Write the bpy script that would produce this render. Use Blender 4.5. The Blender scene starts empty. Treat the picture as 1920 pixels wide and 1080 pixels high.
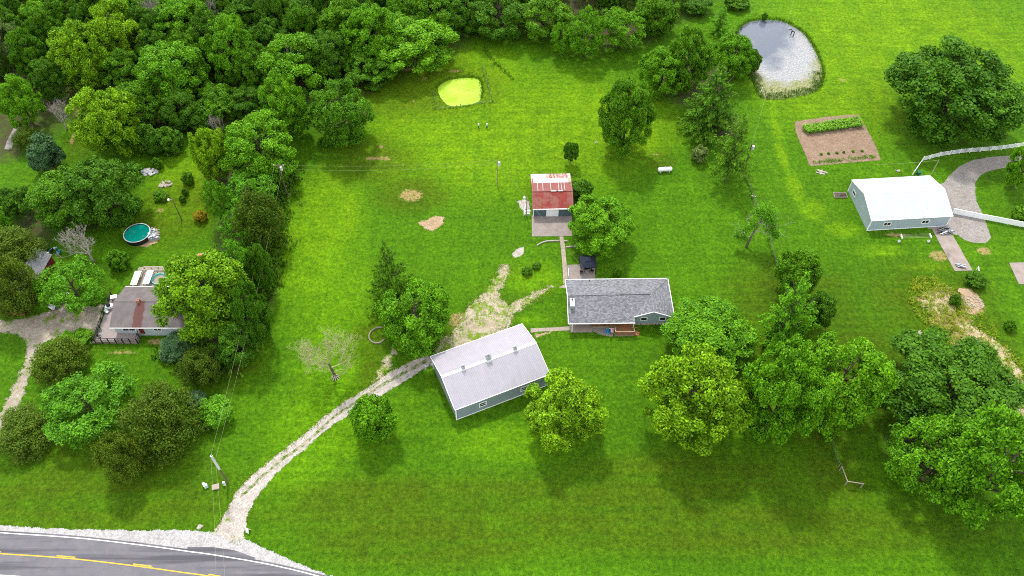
import bpy, bmesh, math, random
import numpy as np
from mathutils import Vector, Matrix

# ---------------------------------------------------------------- camera, sky, sun, exposure
scene = bpy.context.scene
col = scene.collection
R_ = math.radians
cam_data = bpy.data.cameras.new('camera')
cam = bpy.data.objects.new('camera', cam_data)
col.objects.link(cam)
cam.location = (0, 0, 126)
cam.rotation_euler = (R_(90 - 51.187), 0, 0)
cam_data.sensor_width = 36
cam_data.lens = 36 * 1526.84 / 1920
cam_data.clip_start = 1
cam_data.clip_end = 9000
scene.camera = cam

SUN_EL, SUN_AZ = R_(56), R_(-12)          # azimuth from +Y (away from the camera), towards -X
sun_data = bpy.data.lights.new('sun', 'SUN')
sun_data.energy = 2.55
sun_data.angle = R_(5.0)
sun_data.color = (1.0, 0.955, 0.87)
sun = bpy.data.objects.new('sun', sun_data)
col.objects.link(sun)
sdir = Vector((math.sin(SUN_AZ) * math.cos(SUN_EL), math.cos(SUN_AZ) * math.cos(SUN_EL), math.sin(SUN_EL)))
sun.rotation_euler = (-sdir).to_track_quat('-Z', 'Y').to_euler()

world = bpy.data.worlds.new('World')
scene.world = world
world.use_nodes = True
wn = world.node_tree
wn.nodes.clear()
w_out = wn.nodes.new('ShaderNodeOutputWorld')
w_bg = wn.nodes.new('ShaderNodeBackground')
w_sky = wn.nodes.new('ShaderNodeTexSky')
w_sky.sky_type = 'NISHITA'
w_sky.sun_disc = False
w_sky.sun_elevation = SUN_EL
w_sky.sun_rotation = SUN_AZ
w_bg.inputs['Strength'].default_value = 0.15
# broken cloud over the whole sky, mirrored in the ponds; brightened to add fill
w_tc = wn.nodes.new('ShaderNodeTexCoord')
w_no = wn.nodes.new('ShaderNodeTexNoise')
w_no.inputs['Scale'].default_value = 5.0
w_no.inputs['Detail'].default_value = 7.0
w_no.inputs['Roughness'].default_value = 0.55
w_ramp = wn.nodes.new('ShaderNodeValToRGB')
w_ramp.color_ramp.elements[0].position = 0.34
w_ramp.color_ramp.elements[1].position = 0.60
w_mix = wn.nodes.new('ShaderNodeMixRGB')
w_mix.inputs['Color2'].default_value = (11.0, 10.9, 10.7, 1)
wn.links.new(w_tc.outputs['Generated'], w_no.inputs['Vector'])
wn.links.new(w_no.outputs['Fac'], w_ramp.inputs['Fac'])
wn.links.new(w_ramp.outputs['Color'], w_mix.inputs['Fac'])
wn.links.new(w_sky.outputs['Color'], w_mix.inputs['Color1'])
wn.links.new(w_mix.outputs['Color'], w_bg.inputs['Color'])
wn.links.new(w_bg.outputs['Background'], w_out.inputs['Surface'])

vs = scene.view_settings
vs.view_transform = 'Standard'
vs.look = 'None'
vs.exposure = 0.74
vs.gamma = 1.0
vs.use_curve_mapping = False
scene.render.engine = 'CYCLES'
scene.cycles.filter_width = 1.0
scene.cycles.use_denoising = False
scene.cycles.max_bounces = 6
scene.cycles.diffuse_bounces = 3
scene.cycles.transparent_max_bounces = 8

rnd = random.Random(11)
nrs = np.random.RandomState(5)

# ---------------------------------------------------------------- helpers: objects and meshes
def tag(o, label=None, cat=None, group=None, kind=None):
    if label: o['label'] = label
    if cat: o['category'] = cat
    if group: o['group'] = group
    if kind: o['kind'] = kind
    return o

def empty(name, loc, rz=0.0, label=None, cat=None, group=None):
    o = bpy.data.objects.new(name, None)
    o.empty_display_size = 0.2
    o.location = (loc[0], loc[1], loc[2] if len(loc) > 2 else 0)
    o.rotation_euler = (0, 0, rz)
    col.objects.link(o)
    return tag(o, label, cat, group)

def link(name, me, mat=None, parent=None, loc=None, rot=None, scale=None):
    o = bpy.data.objects.new(name, me)
    col.objects.link(o)
    if mat is not None and not me.materials: me.materials.append(mat)
    if parent is not None: o.parent = parent
    if loc is not None: o.location = loc
    if rot is not None: o.rotation_euler = rot
    if scale is not None: o.scale = scale
    return o

class MB:
    """collects shapes, builds one mesh object"""
    def __init__(s): s.v = []; s.f = []
    def add(s, vs_, fs_):
        b = len(s.v); s.v += [tuple(p) for p in vs_]; s.f += [tuple(i + b for i in f) for f in fs_]; return s
    def box(s, x0, x1, y0, y1, z0, z1):
        return s.add([(x0,y0,z0),(x1,y0,z0),(x1,y1,z0),(x0,y1,z0),(x0,y0,z1),(x1,y0,z1),(x1,y1,z1),(x0,y1,z1)],
                     [(0,3,2,1),(4,5,6,7),(0,1,5,4),(1,2,6,5),(2,3,7,6),(3,0,4,7)])
    def bar(s, a, b, w, h=None):
        """square bar from a to b"""
        a, b = Vector(a), Vector(b); d = (b - a).normalized(); h = h or w
        up = Vector((0,0,1)) if abs(d.z) < 0.95 else Vector((1,0,0))
        x = d.cross(up).normalized() * w / 2; y = x.cross(d).normalized() * h / 2
        vv = [p + i * x + j * y for p in (a, b) for i, j in ((-1,-1),(1,-1),(1,1),(-1,1))]
        return s.add(vv, [(0,3,2,1),(4,5,6,7),(0,1,5,4),(1,2,6,5),(2,3,7,6),(3,0,4,7)])
    def tube(s, pts, rad, n=8, cap=True):
        pts = [Vector(p) for p in pts]; rad = rad if hasattr(rad, '__len__') else [rad] * len(pts)
        b0 = []; vv = []; ff = []
        for i, p in enumerate(pts):
            d = (pts[min(i+1, len(pts)-1)] - pts[max(i-1, 0)]).normalized()
            up = Vector((0,0,1)) if abs(d.z) < 0.9 else Vector((1,0,0))
            x = d.cross(up).normalized(); y = x.cross(d).normalized()
            for k in range(n):
                a = 2 * math.pi * k / n
                vv.append(p + (x * math.cos(a) + y * math.sin(a)) * rad[i])
        for i in range(len(pts) - 1):
            for k in range(n):
                ff.append((i*n+k, i*n+(k+1)%n, (i+1)*n+(k+1)%n, (i+1)*n+k))
        if cap:
            ff.append(tuple(range(n-1, -1, -1))); ff.append(tuple(range((len(pts)-1)*n, len(pts)*n)))
        return s.add(vv, ff)
    def lathe(s, prof, n=24, c=(0,0,0)):
        vv = []; ff = []
        for r, z in prof:
            for k in range(n):
                a = 2*math.pi*k/n; vv.append((c[0]+r*math.cos(a), c[1]+r*math.sin(a), c[2]+z))
        for i in range(len(prof)-1):
            for k in range(n): ff.append((i*n+k, i*n+(k+1)%n, (i+1)*n+(k+1)%n, (i+1)*n+k))
        return s.add(vv, ff)
    def slab(s, poly, z0, z1):
        n = len(poly)
        return s.add([(p[0],p[1],z0) for p in poly] + [(p[0],p[1],z1) for p in poly],
                     [tuple(range(n-1,-1,-1)), tuple(range(n,2*n))] + [(i,(i+1)%n,n+(i+1)%n,n+i) for i in range(n)])
    def plate(s, quad, t):
        """thick sheet: quad of points, thickness t along its normal"""
        q = [Vector(p) for p in quad]; nrm = (q[1]-q[0]).cross(q[-1]-q[0]).normalized()*t; n = len(q)
        return s.add([p for p in q] + [p - nrm for p in q],
                     [tuple(range(n)), tuple(range(2*n-1,n-1,-1))] + [(i,n+i,n+(i+1)%n,(i+1)%n) for i in range(n)])
    def rock(s, c, r, seed, flat=0.6):
        rr = random.Random(seed); bm = bmesh.new(); bmesh.ops.create_icosphere(bm, subdivisions=1, radius=1)
        vv = []
        for v in bm.verts:
            k = rr.uniform(0.75, 1.15); vv.append((c[0]+v.co.x*r*k, c[1]+v.co.y*r*k, c[2]+v.co.z*r*k*flat))
        bm.verts.index_update(); ff = [tuple(v.index for v in f.verts) for f in bm.faces]; bm.free()
        return s.add(vv, ff)
    def mesh(s, name, mat=None, smooth=False):
        me = bpy.data.meshes.new(name); me.from_pydata(s.v, [], s.f); me.update()
        if mat is not None: me.materials.append(mat)
        if smooth: me.polygons.foreach_set('use_smooth', [True]*len(me.polygons))
        return me
    def build(s, name, mat, parent=None, smooth=False, **k):
        return link(name, s.mesh(name, mat, smooth), None, parent, **k)

def resample(pts, step, closed=True):
    out = []; n = len(pts)
    for i in range(n if closed else n-1):
        a, b = pts[i], pts[(i+1)%n]; L = math.dist(a, b); k = max(1, int(L/step))
        for j in range(k): out.append((a[0]+(b[0]-a[0])*j/k, a[1]+(b[1]-a[1])*j/k))
    if not closed: out.append(tuple(pts[-1]))
    return out

def smooth_line(pts, n=8, closed=False):
    """Catmull-Rom through the points"""
    out = []; m = len(pts)
    rng = range(m) if closed else range(m-1)
    for i in rng:
        g = (lambda k: pts[k % m]) if closed else (lambda k: pts[min(max(k,0),m-1)])
        p0,p1,p2,p3 = g(i-1),g(i),g(i+1),g(i+2)
        for j in range(n):
            t = j/n
            out.append(tuple(0.5*((2*p1[k])+(-p0[k]+p2[k])*t+(2*p0[k]-5*p1[k]+4*p2[k]-p3[k])*t*t+(-p0[k]+3*p1[k]-3*p2[k]+p3[k])*t**3) for k in range(len(p1))))
    if not closed: out.append(tuple(pts[-1]))
    return out

def ragged(poly, step=0.6, amp=0.3, seed=1):
    """outline with an uneven edge"""
    rr = random.Random(seed); p = resample(poly, step); out = []; n = len(p); w = 0
    for i, q in enumerate(p):
        a, b = p[i-1], p[(i+1)%n]; dx, dy = b[0]-a[0], b[1]-a[1]; L = math.hypot(dx,dy) or 1
        w = 0.55*w + rr.uniform(-amp, amp)
        out.append((q[0]-dy/L*w, q[1]+dx/L*w))
    return out

def sheet(name, poly, z, mat, parent=None, kind='structure', rings=0):
    """flat ground sheet from an outline; attribute edge = 0 inside .. 1 at the rim"""
    bm = bmesh.new()
    vv = [bm.verts.new((p[0], p[1], z)) for p in poly]
    es = [bm.edges.new((vv[i], vv[(i+1) % len(vv)])) for i in range(len(vv))]
    bmesh.ops.triangle_fill(bm, use_beauty=True, edges=es)
    for f in bm.faces:
        f.normal_update()
        if f.normal.z < 0: f.normal_flip()
    me = bpy.data.meshes.new(name); bm.to_mesh(me); bm.free()
    me.materials.append(mat)
    o = link(name, me, None, parent)
    if kind and parent is None: o['kind'] = kind
    return o

def patch(name, poly, z, mat, parent=None, cell=0.45, reach=0.7):
    """loose ground cover on a fine grid; attribute rim = metres inside the outline, so the material can fray its edge"""
    P = np.array(poly); x0, y0 = P.min(0)-reach-cell; x1, y1 = P.max(0)+reach+cell
    xs_, ys_ = np.arange(x0, x1, cell), np.arange(y0, y1, cell); A, B = np.meshgrid(xs_, ys_)
    d = inside_dist(A, B, poly); nx_, ny_ = len(xs_), len(ys_); idx_ = np.arange(nx_*ny_).reshape(ny_, nx_)
    q = np.stack([idx_[:-1,:-1], idx_[:-1,1:], idx_[1:,1:], idx_[1:,:-1]], -1).reshape(-1, 4)
    dm_ = d.ravel()[q].max(1); q = q[dm_ > -reach]
    used = np.unique(q); remap = np.full(nx_*ny_, -1); remap[used] = np.arange(len(used))
    me = bpy.data.meshes.new(name)
    me.from_pydata([(float(A.ravel()[i]), float(B.ravel()[i]), z) for i in used], [], remap[q].tolist()); me.update()
    me.attributes.new('rim', 'FLOAT', 'POINT').data.foreach_set('value', d.ravel()[used].astype(np.float32))
    me.materials.append(mat); o = link(name, me, None, parent)
    if parent is None: o['kind'] = 'structure'
    return o

def inside_dist(px, py, poly):
    """signed distance to a polygon, positive inside (numpy arrays)"""
    P = np.array(poly); A, B = P, np.roll(P, -1, 0)
    ins = np.zeros(px.shape, bool); dm = np.full(px.shape, 1e9)
    for (ax, ay), (bx, by) in zip(A, B):
        c = ((ay > py) != (by > py)) & (px < (bx-ax)*(py-ay)/((by-ay) or 1e-9)+ax); ins ^= c
        L2 = (bx-ax)**2+(by-ay)**2 or 1e-9; t = np.clip(((px-ax)*(bx-ax)+(py-ay)*(by-ay))/L2, 0, 1)
        dm = np.minimum(dm, np.hypot(px-ax-t*(bx-ax), py-ay-t*(by-ay)))
    return np.where(ins, dm, -dm)

# ---------------------------------------------------------------- helpers: materials
class NT:
    def __init__(s, name):
        s.m = bpy.data.materials.new(name); s.m.use_nodes = True; s.t = s.m.node_tree; s.t.nodes.clear()
        s.out = s.t.nodes.new('ShaderNodeOutputMaterial')
    def n(s, typ, props=None, **ins):
        nd = s.t.nodes.new('ShaderNode' + typ)
        for k, v in (props or {}).items(): setattr(nd, k, v)
        for k, v in ins.items():
            key = k.replace('_', ' ')
            sock = nd.inputs[int(k[1:])] if (k[0] == 'i' and k[1:].isdigit()) else nd.inputs[key]
            s.set(sock, v)
        return nd
    def set(s, sock, v):
        if isinstance(v, bpy.types.NodeSocket): s.t.links.new(v, sock)
        elif isinstance(v, bpy.types.Node): s.t.links.new(v.outputs[0], sock)
        else:
            if isinstance(v, (tuple, list)) and len(v) == 3 and sock.type == 'RGBA': v = (*v, 1)
            sock.default_value = v
    def pos(s): return s.n('NewGeometry').outputs['Position']
    def obj(s): return s.n('TexCoord').outputs['Object']
    def noise(s, vec, scale, detail=4, rough=0.55, dist=0.0):
        return s.n('TexNoise', None, Vector=vec, Scale=scale, Detail=detail, Roughness=rough, Distortion=dist).outputs['Fac']
    def scale(s, vec, sc, loc=(0,0,0), rot=(0,0,0)):
        nd = s.n('Mapping', None, Vector=vec); nd.inputs['Scale'].default_value = sc
        nd.inputs['Location'].default_value = loc; nd.inputs['Rotation'].default_value = rot; return nd.outputs[0]
    def ramp(s, fac, a, b, c0=(0,0,0), c1=(1,1,1)):
        nd = s.n('ValToRGB', None, Fac=fac); e = nd.color_ramp.elements
        e[0].position, e[1].position = a, b; e[0].color, e[1].color = (*c0,1), (*c1,1); return nd.outputs[0]
    def mix(s, fac, a, b, mode='MIX'):
        nd = s.n('MixRGB', {'blend_type': mode}); s.set(nd.inputs[0], fac); s.set(nd.inputs[1], a); s.set(nd.inputs[2], b); return nd.outputs[0]
    def math(s, op, a, b=0.0, clamp=False):
        nd = s.n('Math', {'operation': op, 'use_clamp': clamp}); s.set(nd.inputs[0], a); s.set(nd.inputs[1], b); return nd.outputs[0]
    def attr(s, name, out='Fac'): return s.n('Attribute', {'attribute_name': name}).outputs[out]
    def bump(s, h, strength=0.4, dist=0.1): return s.n('Bump', None, Strength=strength, Distance=dist, Height=h).outputs[0]
    def bsdf(s, color, rough=0.8, spec=0.3, metal=0.0, normal=None, **k):
        b = s.n('BsdfPrincipled', None, Base_Color=color, Roughness=rough, Metallic=metal)
        b.inputs['Specular IOR Level'].default_value = spec
        if normal is not None: s.set(b.inputs['Normal'], normal)
        for kk, v in k.items(): s.set(b.inputs[kk.replace('_', ' ')], v)
        s.t.links.new(b.outputs[0], s.out.inputs['Surface']); return b

def plain(name, color, rough=0.6, spec=0.3, metal=0.0, var=0.15, scale=1.5, bump=0.0):
    """painted or raw surface with uneven wear"""
    t = NT(name); p = t.obj(); f = t.noise(p, scale, 5, 0.6)
    dark = tuple(c*(1-var) for c in color); lite = tuple(min(1, c*(1+var*0.6)) for c in color)
    c = t.ramp(f, 0.3, 0.7, dark, lite)
    nrm = t.bump(t.noise(p, scale*12, 3), bump, 0.02) if bump else None
    t.bsdf(c, rough, spec, metal, nrm); return t.m

MAT = {}
# ---------------------------------------------------------------- ground
ZONES = dict(
  lush=[(63.2, 158.7, 1.2, 6.1), (62.4, 149.8, 1.1, 5.8), (61.7, 140.5, 1.2, 5.4), (62.4, 130.1, 1.8, 5.0), (64.8, 122.7, 2.9, 3.2), (69.7, 117.2, 3.9, 2.3), (75.9, 111.2, 4.9, 1.8), (84.4, 106.9, 4.9, 1.4), (4.1, 93.5, 3.1, 1.3), (-2.5, 149.8, 35.2, 23.1), (-11.9, 165.9, 17.2, 16.0), (104.2, 186.3, 36.6, 31.5), (79.5, 165.9, 19.9, 21.3), (-32.2, 88.4, 7.5, 20.4), (-40.0, 114.2, 8.9, 22.6),
        (-31.7, 70.3, 11.2, 6.8), (0.0, 67.2, 11.9, 3.6), (24.1, 151.7, 15.2, 15.6), (-71.4, 128.4, 9.4, 13.3), (4.3, 104.1, 6.4, 4.2), (-35.9, 62.2, 7.2, 4.4)],
  dry=[(-68.5, 57.4, 24.6, 7.0), (-68.0, 64.1, 16.3, 6.0), (8.7, 54.6, 52.0, 6.8), (30.3, 60.2, 22.3, 5.8), (47.9, 81.3, 20.5, 9.3), (-21.0, 56.5, 18.4, 5.1), (54.5, 98.7, 13.6, 10.7), (-53.3, 83.6, 7.9, 6.5), (64.5, 81.3, 12.7, 12.8), (-23.8, 164.9, 21.8, 11.6),
       (-31.5, 138.7, 9.7, 8.0), (-22.2, 127.6, 8.8, 5.8), (84.5, 88.4, 11.1, 16.0), (53.9, 62.2, 5.8, 11.3), (52.2, 79.0, 6.8, 3.4), (-98.2, 146.0, 5.6, 7.5),
       (-72.0, 121.9, 9.1, 10.3), (82.8, 98.7, 12.6, 10.7), (-27.2, 88.4, 4.0, 5.5), (-9.2, 90.9, 6.1, 3.8), (-25.5, 82.5, 2.9, 6.4), (37.7, 51.9, 38.5, 5.3), (-13.6, 50.1, 21.2, 4.8), (34.0, 138.7, 3.6, 2.7)],
  bare=[(-22.1, 127.4, 3.7, 2.8), (-31.0, 139.2, 3.9, 1.2), (-26.3, 172.4, 3.0, 1.3), (-21.8, 168.5, 1.1, 1.5), (-14.6, 171.6, 2.6, 1.0), (-23.9, 159.7, 0.9, 0.8), (-20.9, 161.3, 0.8, 0.8),
        (89.7, 97.3, 3.6, 3.9), (88.4, 85.4, 5.5, 3.6), (90.2, 79.6, 4.4, 5.1), (81.8, 98.7, 3.7, 2.0), (84.2, 93.5, 6.2, 3.8), (86.5, 88.4, 6.0, 4.3), (90.1, 76.8, 2.9, 4.5), (-30.2, 143.2, 1.4, 0.9), (-28.6, 139.1, 1.6, 1.2), (32.9, 140.5, 1.2, 0.9), (40.4, 176.9, 2.1, 0.9),
        (80.5, 115.7, 3.4, 1.1), (87.5, 109.8, 2.7, 2.2), (-75.7, 122.7, 1.5, 1.0), (-77.1, 113.5, 3.4, 1.9), (-101.7, 114.2, 2.2, 1.5), (-96.9, 102.7, 1.6, 8.2), (-102.2, 146.9, 1.2, 4.7), (-104.3, 138.7, 3.0, 5.3),
        (-80.3, 87.8, 1.5, 0.9), (32.3, 93.5, 1.3, 0.8), (97.3, 111.2, 2.2, 1.8), (-103.8, 155.7, 2.6, 3.0), (82.6, 168.1, 1.3, 1.1), (-72.7, 86.0, 4.5, 0.7), (-66.4, 88.4, 3.5, 1.4), (-10.5, 163.8, 1.3, 0.8), (-10.3, 93.5, 3.1, 2.6), (-3.1, 93.5, 4.6, 4.5)],
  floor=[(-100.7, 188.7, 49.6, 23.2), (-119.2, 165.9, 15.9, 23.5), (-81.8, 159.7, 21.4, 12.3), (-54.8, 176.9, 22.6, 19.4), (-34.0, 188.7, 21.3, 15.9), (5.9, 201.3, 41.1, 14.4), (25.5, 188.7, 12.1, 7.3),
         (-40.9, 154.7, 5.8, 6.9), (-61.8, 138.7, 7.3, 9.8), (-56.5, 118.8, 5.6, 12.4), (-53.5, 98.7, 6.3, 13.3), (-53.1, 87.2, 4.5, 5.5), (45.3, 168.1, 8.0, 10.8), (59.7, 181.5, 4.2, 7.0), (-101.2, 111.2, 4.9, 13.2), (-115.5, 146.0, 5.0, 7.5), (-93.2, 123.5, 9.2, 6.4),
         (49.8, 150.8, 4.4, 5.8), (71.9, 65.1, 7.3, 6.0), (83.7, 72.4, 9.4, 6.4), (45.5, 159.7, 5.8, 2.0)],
)
POND = smooth_line([(59.74, 188.19), (62.04, 192.37), (65.27, 194.37), (69.26, 194.87), (73.03, 194.25), (76.09, 191.13), (77.80, 187.95), (78.59, 183.40), (79.00, 179.21), (79.02, 174.66), (78.52, 170.89), (77.19, 167.00), (75.21, 164.24), (71.37, 162.36), (67.35, 161.32), (64.27, 160.91), (61.70, 161.12), (60.71, 162.78), (60.46, 166.36), (60.26, 169.58), (59.44, 172.43), (59.36, 178.06), (59.34, 185.06)], 4, True)
ALGAE = smooth_line([(-18.49, 165.08), (-18.30, 166.36), (-16.67, 168.29), (-14.85, 169.15), (-11.12, 169.69), (-8.83, 169.26), (-7.86, 167.86), (-7.39, 164.87), (-7.46, 162.36), (-8.19, 160.09), (-10.36, 158.97), (-13.19, 158.46), (-15.20, 158.56), (-16.50, 159.89), (-17.73, 162.15)], 4, True)

def axis(a, b, step, far):
    mid = np.arange(a, b+step*0.5, step); out = []; d = step
    while d < far: d *= 1.7; out.append(d)
    return np.concatenate([a-np.array(out)[::-1], mid, b+np.array(out)])
gx, gy = axis(-165, 165, 0.75, 6000), axis(25, 240, 0.75, 6000)
GX, GY = np.meshgrid(gx, gy)
GZ = np.zeros_like(GX)
near = (np.abs(GX) < 166) & (GY > 24) & (GY < 241)
for poly, depth, bank in ((POND, 1.3, 2.6), (ALGAE, 1.5, 1.6)):
    d = inside_dist(GX, GY, poly)
    s = np.clip((d+bank*0.35)/bank, 0, 1); GZ -= depth*s*s*(3-2*s)
    GZ += 0.12*np.exp(-((d+2.2)/1.4)**2)*near
nx, ny = len(gx), len(gy)
verts = np.stack([GX.ravel(), GY.ravel(), GZ.ravel()], 1)
idx = np.arange(nx*ny).reshape(ny, nx)
quads = np.stack([idx[:-1,:-1], idx[:-1,1:], idx[1:,1:], idx[1:,:-1]], -1).reshape(-1, 4)
gme = bpy.data.meshes.new('ground')
gme.vertices.add(len(verts)); gme.vertices.foreach_set('co', verts.ravel())
gme.loops.add(quads.size); gme.loops.foreach_set('vertex_index', quads.ravel().astype(np.int32))
gme.polygons.add(len(quads)); gme.polygons.foreach_set('loop_start', np.arange(0, quads.size, 4, dtype=np.int32))
gme.update(calc_edges=True)
zone = np.zeros((nx*ny, 4), np.float32)
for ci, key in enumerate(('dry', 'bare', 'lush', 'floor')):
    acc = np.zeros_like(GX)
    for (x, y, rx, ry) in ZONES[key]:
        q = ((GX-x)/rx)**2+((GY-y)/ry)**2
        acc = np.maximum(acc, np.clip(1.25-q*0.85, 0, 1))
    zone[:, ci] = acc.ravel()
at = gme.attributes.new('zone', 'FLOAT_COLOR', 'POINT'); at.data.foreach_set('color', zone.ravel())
gme.polygons.foreach_set('use_smooth', [True]*len(quads))

t = NT('grass_ground'); p = t.pos()
zn = t.n('Attribute', {'attribute_name': 'zone'})
sep = t.n('SeparateColor', None, Color=zn.outputs['Color'])
dry, bare, lush, floor_ = sep.outputs[0], sep.outputs[1], sep.outputs[2], zn.outputs['Alpha']
big = t.noise(p, 0.035, 5, 0.6); mid = t.noise(p, 0.22, 6, 0.62); fine = t.noise(p, 1.6, 5, 0.7); tiny = t.noise(p, 7.0, 3, 0.7)
stripe = t.noise(t.scale(p, (0.03, 0.42, 1), rot=(0,0,R_(4))), 1.0, 5, 0.6, 0.8)
stripe2 = t.noise(t.scale(p, (0.30, 0.02, 1), rot=(0,0,R_(-32))), 1.0, 4, 0.6, 0.6)
C_MID, C_DARK, C_LUSH, C_DRY, C_STRAW, C_SOIL = (0.064,0.172,0.003), (0.048,0.136,0.003), (0.098,0.238,0.003), (0.052,0.084,0.003), (0.36,0.27,0.11), (0.075,0.056,0.036)
c = t.mix(t.ramp(big, 0.35, 0.65), C_DARK, C_MID)
c = t.mix(t.math('MULTIPLY', t.ramp(mid, 0.40, 0.62), 0.8), c, C_DARK)
lm = t.math('MULTIPLY', lush, t.ramp(mid, 0.18, 0.70))
north = t.ramp(t.math('MULTIPLY', t.n('SeparateXYZ', None, Vector=p).outputs[1], 0.005), 0.42, 0.66)
c = t.mix(lm, c, t.mix(north, C_LUSH, (0.128,0.250,0.003)))
dm = t.math('MULTIPLY', dry, t.ramp(t.math('ADD', t.math('MULTIPLY', stripe, 0.6), t.math('MULTIPLY', mid, 0.4)), 0.30, 0.56))
c = t.mix(t.math('MULTIPLY', dm, 0.70), c, C_DRY)
# mowing passes and trampled streaks
st = t.ramp(t.math('MULTIPLY', t.math('ADD', stripe, stripe2), 0.5), 0.36, 0.64)
c = t.mix(0.42, c, t.mix(st, (0.62,0.66,0.6), (1.25,1.25,1.2)), 'MULTIPLY')
mow = t.n('TexWave', {'wave_type': 'BANDS', 'bands_direction': 'Y'}, Vector=t.scale(p, (0.10,1,1), rot=(0,0,R_(3))), Scale=0.16, Distortion=3.5, Detail=3.0)
mow.inputs['Detail Scale'].default_value = 0.6
c = t.mix(t.math('MULTIPLY', t.ramp(t.noise(p, 0.05, 3), 0.4, 0.6), 0.32), c, t.ramp(mow.outputs['Fac'], 0.2, 0.8, (0.80,0.82,0.80), (1.16,1.13,1.1)), 'MULTIPLY')
# single weeds, clover and thatch
c = t.mix(0.8, c, t.ramp(t.noise(p, 0.7, 6, 0.72), 0.34, 0.66, (0.66,0.70,0.62), (1.32,1.26,1.2)), 'MULTIPLY')
c = t.mix(0.85, c, t.ramp(fine, 0.34, 0.66, (0.52,0.56,0.5), (1.45,1.38,1.3)), 'MULTIPLY')
c = t.mix(0.8, c, t.ramp(tiny, 0.33, 0.67, (0.5,0.55,0.45), (1.5,1.42,1.3)), 'MULTIPLY')
spk = t.ramp(t.noise(p, 2.3, 2, 0.5), 0.70, 0.76)
c = t.mix(t.math('MULTIPLY', spk, 0.35), c, (0.20,0.22,0.03))
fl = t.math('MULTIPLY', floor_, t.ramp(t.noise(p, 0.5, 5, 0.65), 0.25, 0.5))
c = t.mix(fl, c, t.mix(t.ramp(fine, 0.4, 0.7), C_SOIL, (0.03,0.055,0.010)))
br = t.ramp(t.math('ADD', t.math('MULTIPLY', bare, 0.50), t.math('MULTIPLY', t.noise(p, 1.7, 8, 0.8), 0.9)), 0.86, 0.97)
c = t.mix(br, c, t.mix(t.ramp(tiny, 0.3, 0.7), C_STRAW, (0.24,0.165,0.075)))
t.bsdf(c, 0.9, 0.08, 0, t.bump(t.math('ADD', t.math('MULTIPLY', fine, 0.7), tiny), 0.9, 0.22))
MAT['ground'] = t.m
gme.materials.append(t.m)
ground = link('ground', gme); ground['kind'] = 'structure'

# ---------------------------------------------------------------- ponds
def pond_water(name, poly, z, mat, rings=10):
    P = np.array(poly); c = P.mean(0); n = len(P); v = [(c[0], c[1], z)]; f = []; e = [0.0]
    for r in range(1, rings+1):
        k = r/rings
        for q in P: v.append((c[0]+(q[0]-c[0])*k, c[1]+(q[1]-c[1])*k, z)); e.append(k)
    for i in range(n): f.append((0, 1+i, 1+(i+1)%n))
    for r in range(rings-1):
        for i in range(n): f.append((1+r*n+i, 1+(r+1)*n+i, 1+(r+1)*n+(i+1)%n, 1+r*n+(i+1)%n))
    me = bpy.data.meshes.new(name); me.from_pydata(v, [], f); me.update()
    me.attributes.new('edge', 'FLOAT', 'POINT').data.foreach_set('value', e)
    me.materials.append(mat); o = link(name, me); o['kind'] = 'structure'; return o

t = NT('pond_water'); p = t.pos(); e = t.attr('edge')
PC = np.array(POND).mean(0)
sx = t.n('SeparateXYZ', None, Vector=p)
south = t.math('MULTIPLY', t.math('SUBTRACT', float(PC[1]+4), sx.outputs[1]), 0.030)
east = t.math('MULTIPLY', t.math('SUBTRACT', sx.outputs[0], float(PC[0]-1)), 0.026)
scum_cloudf = t.math('ADD', t.math('ADD', t.math('MULTIPLY', e, 0.36), t.math('ADD', south, east)), t.math('MULTIPLY', t.noise(p, 0.16, 6, 0.65), 0.75))
scum = t.ramp(scum_cloudf, 0.44, 0.74)  # pale scum, spread wider to paint in the mirrored white clouds
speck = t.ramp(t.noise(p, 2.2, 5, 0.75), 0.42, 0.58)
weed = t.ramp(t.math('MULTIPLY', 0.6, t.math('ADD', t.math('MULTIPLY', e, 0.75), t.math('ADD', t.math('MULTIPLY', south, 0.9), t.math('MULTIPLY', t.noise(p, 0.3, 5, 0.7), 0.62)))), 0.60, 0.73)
colr = t.mix(t.math('MULTIPLY', scum, t.math('ADD', t.math('MULTIPLY', speck, 0.7), 0.22)), (0.085,0.10,0.13), (0.30,0.295,0.285))  # blue base has sky reflection painted in; pale tone is scum and mirrored cloud
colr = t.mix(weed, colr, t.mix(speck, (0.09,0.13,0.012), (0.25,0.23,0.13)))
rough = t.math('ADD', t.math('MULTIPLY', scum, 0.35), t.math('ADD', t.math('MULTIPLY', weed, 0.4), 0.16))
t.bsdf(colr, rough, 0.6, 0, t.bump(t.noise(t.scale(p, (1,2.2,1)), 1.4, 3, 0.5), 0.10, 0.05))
MAT['pond_water'] = t.m
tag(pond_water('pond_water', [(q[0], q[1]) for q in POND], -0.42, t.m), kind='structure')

t = NT('duckweed'); p = t.pos()
f1 = t.noise(p, 0.35, 5, 0.6); f2 = t.noise(p, 3.5, 4, 0.7)
c = t.mix(t.ramp(f1, 0.35, 0.65), (0.25,0.43,0.012), (0.34,0.50,0.05))
c = t.mix(t.ramp(t.noise(t.scale(p,(0.25,0.9,1)), 1.0, 5, 0.7, 1.0), 0.52, 0.66), c, (0.19,0.36,0.012))
c = t.mix(0.6, c, t.ramp(f2, 0.34, 0.66, (0.75,0.8,0.65), (1.15,1.12,1.3)), 'MULTIPLY')
t.bsdf(c, 0.7, 0.2, 0, t.bump(f2, 0.2, 0.03))
pond_water('algae_water', [(q[0], q[1]) for q in ALGAE], -0.55, t.m)

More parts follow.
